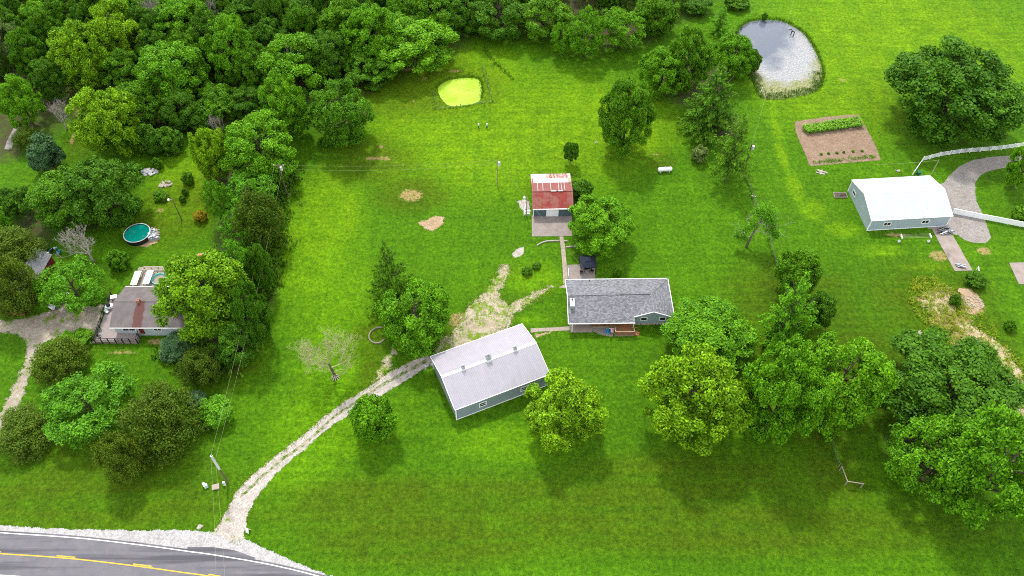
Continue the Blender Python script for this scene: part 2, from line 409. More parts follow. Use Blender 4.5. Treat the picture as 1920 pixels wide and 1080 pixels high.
# ---------------------------------------------------------------- road, gravel, concrete
t = NT('asphalt'); p = t.pos()
c = t.mix(t.ramp(t.noise(p, 0.5, 6, 0.65), 0.3, 0.7), (0.10,0.097,0.11), (0.135,0.13,0.145))
c = t.mix(0.5, c, t.ramp(t.noise(p, 9, 3, 0.8), 0.2, 0.8, (0.7,0.7,0.7), (1.3,1.3,1.3)), 'MULTIPLY')
c = t.mix(t.ramp(t.noise(t.scale(p, (0.05,0.9,1), rot=(0,0,R_(8))), 1.0, 4), 0.48, 0.66), c, (0.062,0.06,0.07))
t.bsdf(c, 0.85, 0.25, 0, t.bump(t.noise(p, 14, 2), 0.4, 0.02)); MAT['asphalt'] = t.m

def gravel(name, a, b, grass=0.0, scale=1.0, fray=0.5):
    t = NT(name); p = t.pos()
    st = t.n('TexVoronoi', None, Vector=p, Scale=5.5*scale)
    c = t.mix(t.ramp(t.noise(p, 0.45, 5, 0.65), 0.3, 0.7), a, b)
    c = t.mix(0.6, c, t.ramp(st.outputs['Color'], 0.1, 0.9, (0.6,0.58,0.56), (1.3,1.3,1.28)), 'MULTIPLY')
    c = t.mix(0.5, c, t.ramp(t.noise(p, 1.7, 4, 0.7), 0.34, 0.66, (0.72,0.70,0.68), (1.2,1.2,1.2)), 'MULTIPLY')
    if grass:
        g = t.ramp(t.math('ADD', t.noise(p, 0.42, 6, 0.72), t.math('MULTIPLY', t.noise(p, 3.2, 3, 0.7), 0.35)), 0.86-grass*0.35, 0.94-grass*0.35)
        c = t.mix(g, c, t.mix(t.noise(p, 2, 3), (0.06,0.15,0.006), (0.17,0.22,0.02)))
    bs = t.bsdf(c, 0.95, 0.1, 0, t.bump(st.outputs['Distance'], 0.6, 0.06))
    # stones thin out into the grass along the rim
    nz = t.math('MULTIPLY', t.math('SUBTRACT', t.math('ADD', t.math('MULTIPLY', t.noise(p, 0.8, 4, 0.7), 0.6), t.math('MULTIPLY', t.noise(p, 4.5, 3, 0.8), 0.4)), 0.5), fray*6.0)
    keep = t.math('GREATER_THAN', t.math('ADD', t.attr('rim'), nz), 0.0)
    tr = t.n('BsdfTransparent'); mx = t.n('MixShader', None, i0=keep, i1=tr.outputs[0], i2=bs.outputs[0])
    t.t.links.new(mx.outputs[0], t.out.inputs['Surface']); MAT[name] = t.m; return t.m
gravel('shoulder_gravel', (0.277,0.27,0.277), (0.367,0.359,0.367), 0, 1, 0.3)
gravel('drive_gravel', (0.276,0.25,0.225), (0.393,0.363,0.337), 0.22, 1, 0.4)
gravel('worn_gravel', (0.25,0.213,0.144), (0.37,0.324,0.25), 0.56, 1, 1.0)
gravel('barn_drive_gravel', (0.194,0.179,0.167), (0.26,0.24,0.229), 0.02, 1, 0.15)
gravel('yard_gravel', (0.231,0.198,0.153), (0.337,0.298,0.25), 0.42, 1, 0.8)
gravel('dirt', (0.259,0.182,0.11), (0.352,0.264,0.171), 0.16, 1, 0.5)
gravel('straw_dirt', (0.299,0.236,0.144), (0.414,0.345,0.23), 0.35, 1, 1.3)
gravel('garden_soil', (0.181,0.122,0.0851), (0.248,0.181,0.133), 0.12, 1, 0.25)

def concrete(name, a, b):
    t = NT(name); p = t.pos()
    c = t.mix(t.ramp(t.noise(p, 0.6, 6, 0.65), 0.32, 0.68), a, b)
    c = t.mix(t.ramp(t.noise(p, 0.25, 4, 0.6), 0.58, 0.75), c, tuple(k*0.55 for k in a))
    c = t.mix(0.4, c, t.ramp(t.noise(p, 6, 3, 0.7), 0.2, 0.8, (0.75,0.75,0.75), (1.2,1.2,1.2)), 'MULTIPLY')
    t.bsdf(c, 0.85, 0.2, 0, t.bump(t.noise(p, 8, 3), 0.15, 0.02)); MAT[name] = t.m; return t.m
concrete('concrete', (0.198,0.163,0.144), (0.274,0.232,0.209))
concrete('walk_concrete', (0.236,0.194,0.156), (0.304,0.255,0.213))
concrete('stain_concrete', (0.163,0.137,0.125), (0.243,0.209,0.19))
MAT['paint_white'] = plain('paint_white', (0.60,0.60,0.59), 0.6, 0.3, 0, 0.14, 3)
MAT['paint_yellow'] = plain('paint_yellow', (0.62,0.33,0.02), 0.6, 0.3, 0, 0.18, 3)

# centre line of the road, carried on beyond the frame at both ends
cl0 = [(-80.54, 47.73), (-74.53, 47.35), (-68.51, 46.88), (-62.29, 46.21), (-56.17, 45.46), (-51.27, 44.79), (-47.00, 44.21)]
d0 = (cl0[0][0]-cl0[2][0], cl0[0][1]-cl0[2][1])
pre = [(cl0[0][0]+d0[0]*k, cl0[0][1]+d0[1]*k+0.06*k*k) for k in (8,6,4,2,1)]
d1 = (cl0[-1][0]-cl0[-3][0], cl0[-1][1]-cl0[-3][1])
post = [(cl0[-1][0]+d1[0]*k, cl0[-1][1]+d1[1]*k-0.32*k*k) for k in (1,2,3,4,5,6,8)]
CL = smooth_line(pre+cl0+post, 8)
def offset(line, d):
    out = []
    for i, q in enumerate(line):
        a, b = line[max(i-1,0)], line[min(i+1,len(line)-1)]; dx, dy = b[0]-a[0], b[1]-a[1]; L = math.hypot(dx,dy)
        out.append((q[0]-dy/L*d, q[1]+dx/L*d))
    return out
def strip(name, line, d0, d1, z, mat, parent=None):
    a, b = offset(line, d0), offset(line, d1); n = len(line); m = MB()
    m.add([(q[0],q[1],z) for q in a]+[(q[0],q[1],z) for q in b], [(i,i+1,n+i+1,n+i) for i in range(n-1)])
    return m.build(name, mat, parent)
LANE = 3.3
road = strip('road', CL, -LANE-0.35, LANE+0.35, 0.02, MAT['asphalt']); road['kind'] = 'structure'
strip('edge_line', CL, LANE-0.08, LANE+0.08, 0.025, MAT['paint_white'], road)
strip('edge_line', CL, -LANE-0.08, -LANE+0.08, 0.025, MAT['paint_white'], road)
strip('centre_line', CL, -0.09, 0.09, 0.025, MAT['paint_yellow'], road)
acc = 0; seg = []
for i in range(len(CL)-1):
    L = math.dist(CL[i], CL[i+1])
    ph = (acc+4.1) % 12.2
    if ph < 3.2: seg.append(i)
    elif seg:
        strip('centre_dash', CL[seg[0]:seg[-1]+2], 0.17, 0.34, 0.025, MAT['paint_yellow'], road); seg = []
    acc += L
apron = MB(); ap = [(-51.28, 48.81), (-47.22, 48.76), (-43.74, 48.25), (-40.14, 47.05), (-40.87, 46.55), (-46.90, 47.39), (-51.26, 48.08)]
sheet('asphalt_patch', ap, 0.024, MAT['asphalt'], road)
up = [(-92.94, 52.98), (-82.36, 52.36), (-77.08, 52.00), (-70.71, 51.65), (-64.95, 51.56), (-58.35, 51.47), (-52.13, 51.56), (-47.78, 51.20), (-45.12, 50.76), (-43.08, 50.32), (-38.72, 48.42), (-32.67, 45.87), (-28.30, 44.38), (-21.09, 40.97), (-12.62, 35.54)]
lo = offset(CL, LANE+0.2)
lo = [q for q in lo if up[0][0]-1 < q[0] < up[-1][0]+2]
shp = resample(up, 0.5, False); rr = random.Random(3); w_ = 0; s2 = []
for q in shp:
    w_ = 0.5*w_+rr.uniform(-0.22,0.22); s2.append((q[0], q[1]+w_))
sh = patch('road_shoulder', up+lo[::-1], 0.010, MAT['shoulder_gravel'], cell=0.3)
near_sh = [(q[0], q[1]) for q in offset(CL, -LANE-2.2)]
nb = offset(CL, -LANE-2.0); patch('road_shoulder', [q for q in nb if -110 < q[0] < 60]+[q for q in offset(CL, -LANE-0.2) if -110 < q[0] < 60][::-1], 0.010, MAT['shoulder_gravel'], cell=0.6)

drive = [(-47.74, 51.03), (-46.16, 55.53), (-45.56, 58.04), (-43.55, 61.19), (-40.00, 64.83), (-36.32, 68.50), (-32.91, 72.39), (-30.40, 74.78), (-25.15, 79.01), (-22.50, 81.64), (-18.47, 83.99), (-15.23, 85.77), (-13.36, 88.07), (-10.85, 90.30), (-8.20, 92.94), (-5.68, 94.99), (-3.11, 95.51), (-1.03, 94.47), (-0.20, 92.68), (-3.02, 88.44), (-14.54, 82.69), (-15.06, 83.16), (-20.31, 79.01), (-30.00, 71.75), (-31.11, 70.90), (-34.32, 67.47), (-37.40, 63.94), (-39.92, 60.90), (-42.12, 57.10), (-42.97, 53.97), (-42.70, 50.15), (-44.88, 49.63)]
dv = patch('driveway', drive, 0.016, MAT['drive_gravel'])
worn = [(-15.91, 85.53), (-13.38, 88.44), (-10.88, 91.17), (-9.69, 94.47), (-7.92, 97.21), (-5.79, 99.60), (-3.21, 104.10), (-2.17, 107.33), (-0.65, 107.48), (-0.43, 105.78), (-2.53, 100.54), (-2.31, 98.66), (-0.52, 97.21), (4.22, 100.14), (8.06, 101.76), (3.13, 97.21), (0.21, 94.99), (-0.82, 92.68), (-4.02, 88.44), (-12.83, 83.87)]
patch('worn_patch', worn, 0.022, MAT['worn_gravel'], dv, reach=1.2)
mid = [(a[0], a[1]) for a in [(-44.63, 57.38), (-42.64, 59.74), (-39.73, 63.34), (-36.58, 66.14), (-33.44, 69.64), (-30.79, 72.72), (-24.99, 77.54), (-19.55, 81.53), (-15.81, 84.10)]]
mm = smooth_line(mid, 6); rr = random.Random(8)
band = [(q[0]+rr.uniform(-.12,.12), q[1]+rr.uniform(-.12,.12)+0.34+0.12*rr.random()) for q in resample(mm,0.4,False)]
band2 = [(q[0]+rr.uniform(-.12,.12), q[1]+rr.uniform(-.12,.12)-0.34-0.12*rr.random()) for q in resample(mm,0.4,False)]
t = NT('track_grass'); p = t.pos()
t.bsdf(t.mix(t.ramp(t.noise(p,1.2,5,0.7),0.42,0.58), (0.30,0.26,0.21), (0.055,0.115,0.008)), 0.95, 0.05, 0, t.bump(t.noise(p,5,4),0.8,0.1)); MAT['track_grass'] = t.m
sheet('centre_strip', band+band2[::-1], 0.020, t.m, dv)
for nm, pts, mt, sd in (('gravel_patch', [(0.00, 110.36), (0.88, 111.53), (2.32, 112.26), (2.53, 111.23), (1.86, 109.78), (0.65, 109.20)], 'drive_gravel', 6),
                        ('dirt_patch', [(-19.92, 119.07), (-18.17, 120.01), (-15.97, 121.27), (-14.68, 120.64), (-14.68, 118.46), (-16.60, 116.61), (-17.99, 117.22)], 'dirt', 7),
                        ('gravel_patch', [(1.27, 125.43), (2.90, 126.08), (3.82, 125.10), (3.89, 121.90), (2.86, 122.21), (1.72, 123.49)], 'drive_gravel', 9),
                        ('dirt_patch', [(4.05, 89.92), (7.51, 90.67), (4.64, 89.18)], 'dirt', 10),
                        ('dirt_patch', [(88.75, 101.35), (90.99, 101.08), (92.23, 98.66), (92.03, 96.68), (89.78, 94.73), (88.01, 94.99), (88.41, 97.34), (87.17, 99.20)], 'dirt', 12),
                        ('gravel_patch', [(-23.57, 84.58), (-22.47, 86.62), (-21.72, 86.01), (-22.57, 82.46), (-24.04, 79.46), (-25.01, 79.46)], 'worn_gravel', 13),
                        ('straw_patch', [(86.24, 93.45), (89.34, 90.67), (92.37, 86.62), (93.28, 81.30), (92.54, 74.56), (90.40, 69.23), (89.32, 77.32), (87.57, 83.04), (86.02, 88.44)], 'straw_dirt', 18),
                        ('straw_patch', [(81.86, 100.68), (86.32, 101.35), (88.22, 99.20), (86.09, 96.03), (81.52, 94.73), (80.28, 97.34)], 'straw_dirt', 19),
                        ('dirt_patch', [(-80.47, 114.50), (-78.55, 112.85), (-75.61, 112.26), (-73.73, 113.45), (-73.79, 115.70), (-75.31, 117.99), (-77.14, 115.70)], 'dirt', 14)):
    patch(nm, pts, 0.012, MAT[mt], cell=0.3)
patch('yard_gravel', [(-102.66, 93.45), (-96.36, 93.07), (-90.59, 94.99), (-87.72, 97.74), (-84.23, 96.68), (-79.84, 96.94), (-79.08, 92.56), (-79.29, 90.05), (-81.60, 89.67), (-85.95, 89.67), (-88.62, 87.83), (-88.41, 84.82), (-88.26, 80.15), (-87.57, 73.47), (-89.18, 69.64), (-91.04, 65.13), (-93.15, 70.27), (-90.26, 72.39), (-90.16, 79.01), (-89.91, 82.46), (-90.45, 86.01), (-91.55, 88.44), (-93.92, 90.17), (-97.36, 90.42), (-101.11, 89.67)], 0.012, MAT['yard_gravel'])
patch('gravel_path', [(-116.83, 142.30), (-117.38, 145.62), (-117.49, 149.78), (-117.36, 152.10), (-116.38, 150.17), (-115.64, 145.62), (-115.11, 142.30)], 0.012, MAT['barn_drive_gravel'])
patch('barn_drive', [(95.60, 131.23), (98.42, 134.31), (101.32, 136.84), (104.89, 138.75), (109.65, 139.82), (114.81, 140.25), (122.05, 140.67), (120.73, 137.45), (114.00, 136.61), (109.59, 135.77), (106.33, 134.72), (104.45, 133.48), (102.57, 131.06), (101.41, 127.80), (100.85, 125.10), (100.85, 122.37), (100.56, 118.92), (100.16, 114.89), (98.51, 113.30), (95.91, 113.45), (94.28, 114.20), (93.43, 115.61), (92.17, 115.85), (87.79, 117.53), (91.80, 130.05)], 0.012, MAT['barn_drive_gravel'])

def slab(name, pts, h, mat, joints=0):
    m = MB(); m.slab(pts, -0.05, h); o = m.build(name, MAT[mat]); o['kind'] = 'structure'; return o
slab('garage_pad', [(4.22, 121.27), (12.79, 121.50), (12.50, 115.32), (4.18, 115.17)], 0.05, 'stain_concrete')
slab('patio', [(11.20, 107.33), (16.92, 107.62), (16.66, 103.55), (11.10, 103.41)], 0.06, 'stain_concrete')
walk = empty('garden_walk', (0,0,0)); walk['kind'] = 'structure'
wl = [(9.93, 115.17), (10.06, 112.71), (10.17, 109.78), (10.25, 106.20), (10.25, 102.31)]
wr = [(10.71, 115.17), (10.95, 112.71), (11.05, 109.78), (11.11, 107.33), (11.07, 102.72)]
for i in range(4):
    for k in range(3):
        a, b = k/3, (k+1)/3-0.012
        L = lambda A,B,f: (A[0]+(B[0]-A[0])*f, A[1]+(B[1]-A[1])*f)
        m = MB(); m.slab([L(wl[i+1],wl[i],1-a), L(wr[i+1],wr[i],1-a), L(wr[i+1],wr[i],1-b), L(wl[i+1],wl[i],1-b)][::-1], -0.05, 0.05+0.004*((i+k)%2)); m.build('paving_slab', MAT['walk_concrete'], walk)
slab('walk_end', [(9.22, 101.49), (10.85, 102.45), (10.90, 101.22)], 0.045, 'walk_concrete')
fw = empty('front_walk', (0,0,0)); fw['kind'] = 'structure'
ft, fb = [(3.56, 91.42), (5.09, 91.52), (7.13, 91.60), (9.18, 91.75), (11.22, 91.93), (13.29, 92.30), (15.56, 92.68)], [(3.55, 90.42), (5.08, 90.67), (7.11, 90.79), (9.14, 90.87), (11.18, 90.97), (13.21, 90.97), (15.45, 91.05)]
for i in range(6):
    m = MB(); m.slab([fb[i], (fb[i+1][0]-0.03, fb[i+1][1]), (ft[i+1][0]-0.03, ft[i+1][1]), ft[i]], -0.05, 0.05+0.004*(i%2)); m.build('paving_slab', MAT['walk_concrete'], fw)
slab('barn_slab', [(88.48, 117.38), (92.29, 115.55), (93.07, 105.85), (89.39, 105.71)][::-1], 0.08, 'concrete')
slab('parking_slab', [(101.21, 107.90), (108.71, 108.19), (107.84, 102.17), (100.99, 102.31)][::-1], 0.07, 'concrete')
garden = patch('garden_plot', [(67.17, 152.10), (75.20, 153.86), (82.99, 154.85), (83.64, 148.83), (83.96, 144.14), (83.90, 138.70), (77.41, 137.99), (67.28, 136.57), (66.96, 142.67), (66.63, 148.45)], 0.014, MAT['garden_soil'])
# ---------------------------------------------------------------- building materials
def metal_sheet(name, color, wear=0.08, rough=0.42, spec=0.4, rust=None):
    t = NT(name); p = t.obj()
    c = t.ramp(t.noise(p, 0.7, 5, 0.6), 0.3, 0.7, tuple(k*(1-wear) for k in color), tuple(min(1, k*(1+wear*0.5)) for k in color))
    c = t.mix(0.45, c, t.ramp(t.noise(t.scale(p, (3,0.3,0.3)), 1.0, 4), 0.3, 0.7, (0.86,0.86,0.87), (1.05,1.05,1.05)), 'MULTIPLY')
    if rust:
        r = t.ramp(t.noise(t.scale(p, rust[1]), 1.0, 6, 0.7), rust[2], rust[2]+0.10)
        c = t.mix(r, c, t.mix(t.noise(p, 3, 4), rust[0], tuple(k*0.6 for k in rust[0])))
    c = t.mix(t.math('MULTIPLY', t.ramp(t.noise(p, 0.22, 6, 0.7), 0.55, 0.72), 0.22), c, (0.14,0.13,0.12))
    t.bsdf(c, rough, spec, 0); MAT[name] = t.m; return t.m
metal_sheet('barn_roof', (0.29,0.277,0.312), 0.06)
metal_sheet('barn_wall', (0.21,0.252,0.269), 0.08)
metal_sheet('white_roof', (0.38,0.41,0.425), 0.04)
metal_sheet('white_wall', (0.343,0.413,0.452), 0.06)
metal_sheet('red_roof', (0.21,0.0315,0.0224), 0.22, 0.6, 0.2, ((0.252,0.091,0.07), (0.5,0.5,0.5), 0.48))
metal_sheet('pink_roof', (0.21,0.07,0.063), 0.18, 0.6, 0.2, ((0.28,0.175,0.161), (0.8,0.4,0.4), 0.58))
metal_sheet('tin_roof', (0.385,0.371,0.364), 0.08, 0.5, 0.3, ((0.294,0.119,0.07), (1.2,0.7,0.7), 0.66))
metal_sheet('rust_roof', (0.35,0.294,0.273), 0.1, 0.6, 0.2, ((0.315,0.07,0.035), (2.4,0.6,0.6), 0.47))
metal_sheet('shed_roof', (0.168,0.175,0.189), 0.3, 0.45, 0.4, ((0.21,0.168,0.14), (0.8,0.5,0.5), 0.62))
t = NT('shingles'); p = t.obj()
bk = t.n('TexBrick', {'offset': 0.5}, Vector=t.scale(p, (1,1.06,1)), Color1=(0.106,0.111,0.123), Color2=(0.212,0.217,0.238), Mortar=(0.0595,0.0595,0.068), Scale=1.0)
bk.inputs['Mortar Size'].default_value = 0.012; bk.inputs['Brick Width'].default_value = 0.38; bk.inputs['Row Height'].default_value = 0.24; bk.inputs['Bias'].default_value = -0.1
c = t.mix(0.6, bk.outputs['Color'], t.ramp(t.noise(t.scale(p,(1,1.8,1)), 2.6, 6, 0.8), 0.34, 0.66, (0.72,0.72,0.72), (1.38,1.37,1.35)), 'MULTIPLY')
c = t.mix(0.35, c, t.ramp(t.noise(p, 0.35, 4, 0.6), 0.3, 0.7, (0.8,0.8,0.8), (1.2,1.2,1.2)), 'MULTIPLY')
t.bsdf(c, 0.9, 0.15, 0, t.bump(bk.outputs['Fac'], -0.4, 0.03)); MAT['shingles'] = t.m
t = NT('membrane_roof'); p = t.obj()
sx = t.n('SeparateXYZ', None, Vector=p)
c = t.mix(t.ramp(t.noise(p, 0.5, 6, 0.65), 0.3, 0.7), (0.092,0.081,0.081), (0.146,0.129,0.127))
c = t.mix(0.5, c, t.ramp(t.noise(t.scale(p, (1.5,0.25,1)), 1.0, 5, 0.6), 0.3, 0.7, (0.75,0.75,0.78), (1.15,1.13,1.1)), 'MULTIPLY')
# rust run-off below the flue
wob = t.math('MULTIPLY', t.math('SUBTRACT', t.noise(p, 0.9, 4), 0.5), 0.9)
dx = t.math('ABSOLUTE', t.math('ADD', t.math('SUBTRACT', sx.outputs[0], -2.15), wob))
mx = t.ramp(dx, 0.78, 1.12, (1,1,1), (0,0,0))
my = t.ramp(t.math('ADD', sx.outputs[1], t.math('MULTIPLY', wob, 0.5)), 0.0, 0.25, (1,1,1), (0,0,0))
c = t.mix(t.math('MULTIPLY', t.math('MULTIPLY', mx, my), 0.88), c, t.mix(t.noise(p, 2, 4), (0.105,0.03,0.022), (0.08,0.034,0.028)))
t.bsdf(c, 0.75, 0.25); MAT['membrane_roof'] = t.m
MAT['white_trim'] = plain('white_trim', (0.72,0.72,0.72), 0.5, 0.3, 0, 0.06)
MAT['dark_glass'] = plain('dark_glass', (0.012,0.014,0.018), 0.08, 0.7, 0, 0.2)
MAT['house_siding'] = plain('house_siding', (0.24,0.31,0.325), 0.7, 0.2, 0, 0.08, 2)
MAT['stone'] = plain('stone', (0.34,0.30,0.25), 0.9, 0.15, 0, 0.35, 4, 0.3)
MAT['limestone'] = plain('limestone', (0.336,0.304,0.256), 0.9, 0.15, 0, 0.25, 3, 0.3)
MAT['deck_wood'] = plain('deck_wood', (0.289,0.132,0.0553), 0.75, 0.2, 0, 0.3, 4)
MAT['weathered_wood'] = plain('weathered_wood', (0.27,0.232,0.188), 0.9, 0.1, 0, 0.3, 4, 0.3)
MAT['pole_wood'] = plain('pole_wood', (0.13,0.10,0.075), 0.9, 0.1, 0, 0.3, 3, 0.3)
MAT['grey_deck'] = plain('grey_deck', (0.245,0.209,0.198), 0.8, 0.2, 0, 0.15, 1.2)
MAT['black_paint'] = plain('black_paint', (0.014,0.013,0.015), 0.5, 0.3, 0, 0.2)
MAT['navy_cloth'] = plain('navy_cloth', (0.018,0.022,0.036), 0.85, 0.15, 0, 0.3, 2)
MAT['garage_front'] = plain('garage_front', (0.075,0.115,0.135), 0.6, 0.3, 0, 0.15)
MAT['red_siding'] = plain('red_siding', (0.15,0.022,0.025), 0.8, 0.2, 0, 0.3)
MAT['galvanised'] = plain('galvanised', (0.294,0.308,0.322), 0.4, 0.4, 0.5, 0.15)
MAT['pipe_grey'] = plain('pipe_grey', (0.5,0.52,0.54), 0.5, 0.3, 0, 0.15)
MAT['tank_white'] = plain('tank_white', (0.68,0.68,0.68), 0.35, 0.4, 0, 0.06)
MAT['tank_orange'] = plain('tank_orange', (0.62,0.24,0.13), 0.5, 0.3, 0, 0.25, 2)
MAT['vinyl_white'] = plain('vinyl_white', (0.80,0.81,0.82), 0.45, 0.35, 0, 0.05)
MAT['brick_flue'] = plain('brick_flue', (0.40,0.17,0.11), 0.9, 0.1, 0, 0.3, 6)
MAT['junk_grey'] = plain('junk_grey', (0.36,0.38,0.42), 0.6, 0.3, 0, 0.5, 3)
MAT['blue_plastic'] = plain('blue_plastic', (0.02,0.32,0.62), 0.4, 0.4, 0, 0.1)
MAT['teal_plastic'] = plain('teal_plastic', (0.10,0.50,0.46), 0.4, 0.4, 0, 0.15)
MAT['green_plastic'] = plain('green_plastic', (0.015,0.12,0.07), 0.4, 0.4, 0, 0.1)
MAT['car_white'] = plain('car_white', (0.75,0.76,0.78), 0.25, 0.5, 0, 0.03)
MAT['rubber'] = plain('rubber', (0.015,0.015,0.016), 0.8, 0.2, 0, 0.1)
MAT['twig'] = plain('twig', (0.36,0.36,0.17), 0.95, 0.1, 0, 0.3, 5)
MAT['grey_bark'] = plain('grey_bark', (0.20,0.17,0.13), 0.95, 0.1, 0, 0.3, 5, 0.4)
MAT['bark'] = plain('bark', (0.115,0.092,0.07), 0.95, 0.1, 0, 0.35, 5, 0.5)
MAT['pale_bark'] = plain('pale_bark', (0.37,0.34,0.29), 0.95, 0.1, 0, 0.3, 5, 0.4)
MAT['wire'] = plain('wire', (0.30,0.33,0.16), 0.6, 0.3, 0, 0.1)
MAT['light_wire'] = plain('light_wire', (0.30,0.32,0.20), 0.5, 0.3, 0.2, 0.1)

def ribbed(quad, n, rib=0.022, wr=0.05):
    """roof or wall sheet with raised ribs: quad = a,b (low edge) c,d (high edge)"""
    a, b, c, d = [Vector(q) for q in quad]; nrm = (b-a).cross(d-a).normalized(); m = MB()
    m.plate([a, b, c, d], 0.05)
    for i in range(n+1):
        f = i/n; lo = a.lerp(b, f); hi = d.lerp(c, f); x = (b-a).normalized()*wr/2
        vv = [lo-x, lo+x, hi+x, hi-x, lo-x*0.5+nrm*rib, lo+x*0.5+nrm*rib, hi+x*0.5+nrm*rib, hi-x*0.5+nrm*rib]
        m.add(vv, [(4,5,6,7),(0,1,5,4),(1,2,6,5),(2,3,7,6),(3,0,4,7)])
    return m

def window_part(parent, at_, w, h, axis_='x', face=-1, panes=1, name='window', frame='white_trim', split_h=False):
    """window on a wall: axis_ = direction the wall runs, face = outward sign along the other axis"""
    fm = MB(); x, y, z = at_; t_ = 0.16
    def bx(m, u0, u1, z0, z1, d0, d1):
        d0, d1 = sorted((d0*face, d1*face))
        if axis_ == 'x': m.box(x+u0, x+u1, y+d0, y+d1, z+z0, z+z1)
        else: m.box(x+d0, x+d1, y+u0, y+u1, z+z0, z+z1)
    bx(fm,-w/2,w/2,-h/2,-h/2+t_,0,0.07); bx(fm,-w/2,w/2,h/2-t_,h/2,0,0.07); bx(fm,-w/2,-w/2+t_,-h/2+t_,h/2-t_,0,0.07); bx(fm,w/2-t_,w/2,-h/2+t_,h/2-t_,0,0.07)
    if split_h: bx(fm,-w/2+t_,w/2-t_,-0.04,0.04,0,0.06)
    elif panes == 2: bx(fm,-0.05,0.05,-h/2+t_,h/2-t_,0,0.06)
    win = fm.build(name, MAT[frame], parent)
    k = 2 if (panes == 2 or split_h) else 1
    for i in range(k):
        g = MB()
        if split_h: bx(g,-w/2+t_,w/2-t_,(-h/2+t_,0.04)[i],(-0.04,h/2-t_)[i],0.005,0.03)
        elif panes == 2: bx(g,(-w/2+t_,0.05)[i],(-0.05,w/2-t_)[i],-h/2+t_,h/2-t_,0.005,0.03)
        else: bx(g,-w/2+t_,w/2-t_,-h/2+t_,h/2-t_,0.005,0.03)
        g.build('pane', MAT['dark_glass'], win)
    return win

def gable_shed(root, L, W, he, hr, ov, wall, roof, trim, ribs, cap=0.16):
    """metal building, ridge along local x"""
    l, w = L/2-ov, W/2-ov
    sl = (hr-he)/(W/2); hw = he-0.02+0*sl; hwall = hw+ov*sl-0.06; hpk = hr-0.07
    m = MB()
    m.add([(-l,-w,0),(l,-w,0),(l,w,0),(-l,w,0),(-l,-w,hwall),(l,-w,hwall),(l,w,hwall),(-l,w,hwall),(-l,0,hpk),(l,0,hpk)],
          [(0,1,5,4),(2,3,7,6),(1,2,6,9,5),(3,0,4,8,7)])
    m.build('wall', MAT[wall], root)
    for s in (-1, 1):
        q = [(-L/2,s*W/2,he),(L/2,s*W/2,he),(L/2,0,hr),(-L/2,0,hr)]
        if s > 0: q = [q[1],q[0],q[3],q[2]]
        ribbed(q, ribs).build('roof_slope', MAT[roof], root)
        MB().bar((-L/2-0.01,s*(W/2+0.05),he-0.04),(L/2+0.01,s*(W/2+0.05),he-0.04),0.1,0.14).build('gutter', MAT[trim], root)
    MB().plate([(-L/2-.02,-cap*1.4,hr-cap*1.4*sl+.05),(L/2+.02,-cap*1.4,hr-cap*1.4*sl+.05),(L/2+.02,0,hr+.05),(-L/2-.02,0,hr+.05)],0.03).plate([(L/2+.02,cap*1.4,hr-cap*1.4*sl+.05),(-L/2-.02,cap*1.4,hr-cap*1.4*sl+.05),(-L/2-.02,0,hr+.05),(L/2+.02,0,hr+.05)],0.03).build('ridge_cap', MAT[trim], root)
    for sx in (-1, 1):
        for s in (-1, 1):
            MB().bar((sx*(L/2+0.04),s*W/2,he+0.0),(sx*(L/2+0.04),0,hr+0.0),0.09,0.2).build('rake_trim', MAT[trim], root)
            MB().box(sx*l-0.09,sx*l+0.09,s*w-0.09,s*w+0.09,0.0,hwall-0.05).build('corner_trim', MAT[trim], root)
    for s in (-1, 1): MB().box(-l+0.1,l-0.1,s*w-0.05,s*w+0.05,0,0.16).build('base_trim', MAT[trim], root)
    return l, w

# ---------------------------------------------------------------- grey barn
barn = empty('barn', (-4.0, 80.5), R_(23.77), 'grey metal barn with three rooftop cupolas beside the gravel driveway', 'barn')
L_, W_, he_, hr_ = 18.05, 12.07, 3.86, 5.83
l, w = gable_shed(barn, L_, W_, he_, hr_, 0.22, 'barn_wall', 'barn_roof', 'white_trim', 60, 0.2)
for f in (0.29, 0.73):
    window_part(barn, (-L_/2+L_*f, -w, 1.95), 1.4, 1.3, 'x', -1, split_h=True)
def cupola(x, s):
    c = MB().box(x-s/2,x+s/2,-s/2,s/2,hr_-0.25,hr_+0.42*s).build('cupola', MAT['white_trim'], barn)
    z = hr_+0.42*s
    m = MB(); o = s*0.42
    m.box(x-s*.40,x+s*.40,-s*.40,s*.40,z,z+0.30*s).build('louvre_box', MAT['galvanised'], c)
    m = MB(); zz = z+0.30*s
    m.add([(x-s*.5,-s*.5,zz),(x+s*.5,-s*.5,zz),(x+s*.5,s*.5,zz),(x-s*.5,s*.5,zz),(x-s*.2,-s*.2,zz+.38*s),(x+s*.2,-s*.2,zz+.38*s),(x+s*.2,s*.2,zz+.38*s),(x-s*.2,s*.2,zz+.38*s),(x,0,zz+.85*s)],
          [(0,3,2,1),(0,1,5,4),(1,2,6,5),(2,3,7,6),(3,0,4,7),(4,5,8),(5,6,8),(6,7,8),(7,4,8)]).build('cupola_roof', MAT['galvanised'], c)
    MB().tube([(x,0,zz+.8*s),(x,0,zz+1.35*s)],0.03,6).bar((x-.22*s,0,zz+1.15*s),(x+.22*s,0,zz+1.15*s),0.04).build('weathervane', MAT['galvanised'], c)
cupola(-L_/2+L_*0.225, 0.68); cupola(-L_/2+L_*0.49, 1.0); cupola(-L_/2+L_*0.775, 0.68)
MB().box(-L_/2+0.215,-L_/2+0.225,-2.0,2.0,0.05,3.0).build('sliding_door', MAT['barn_roof'], barn)

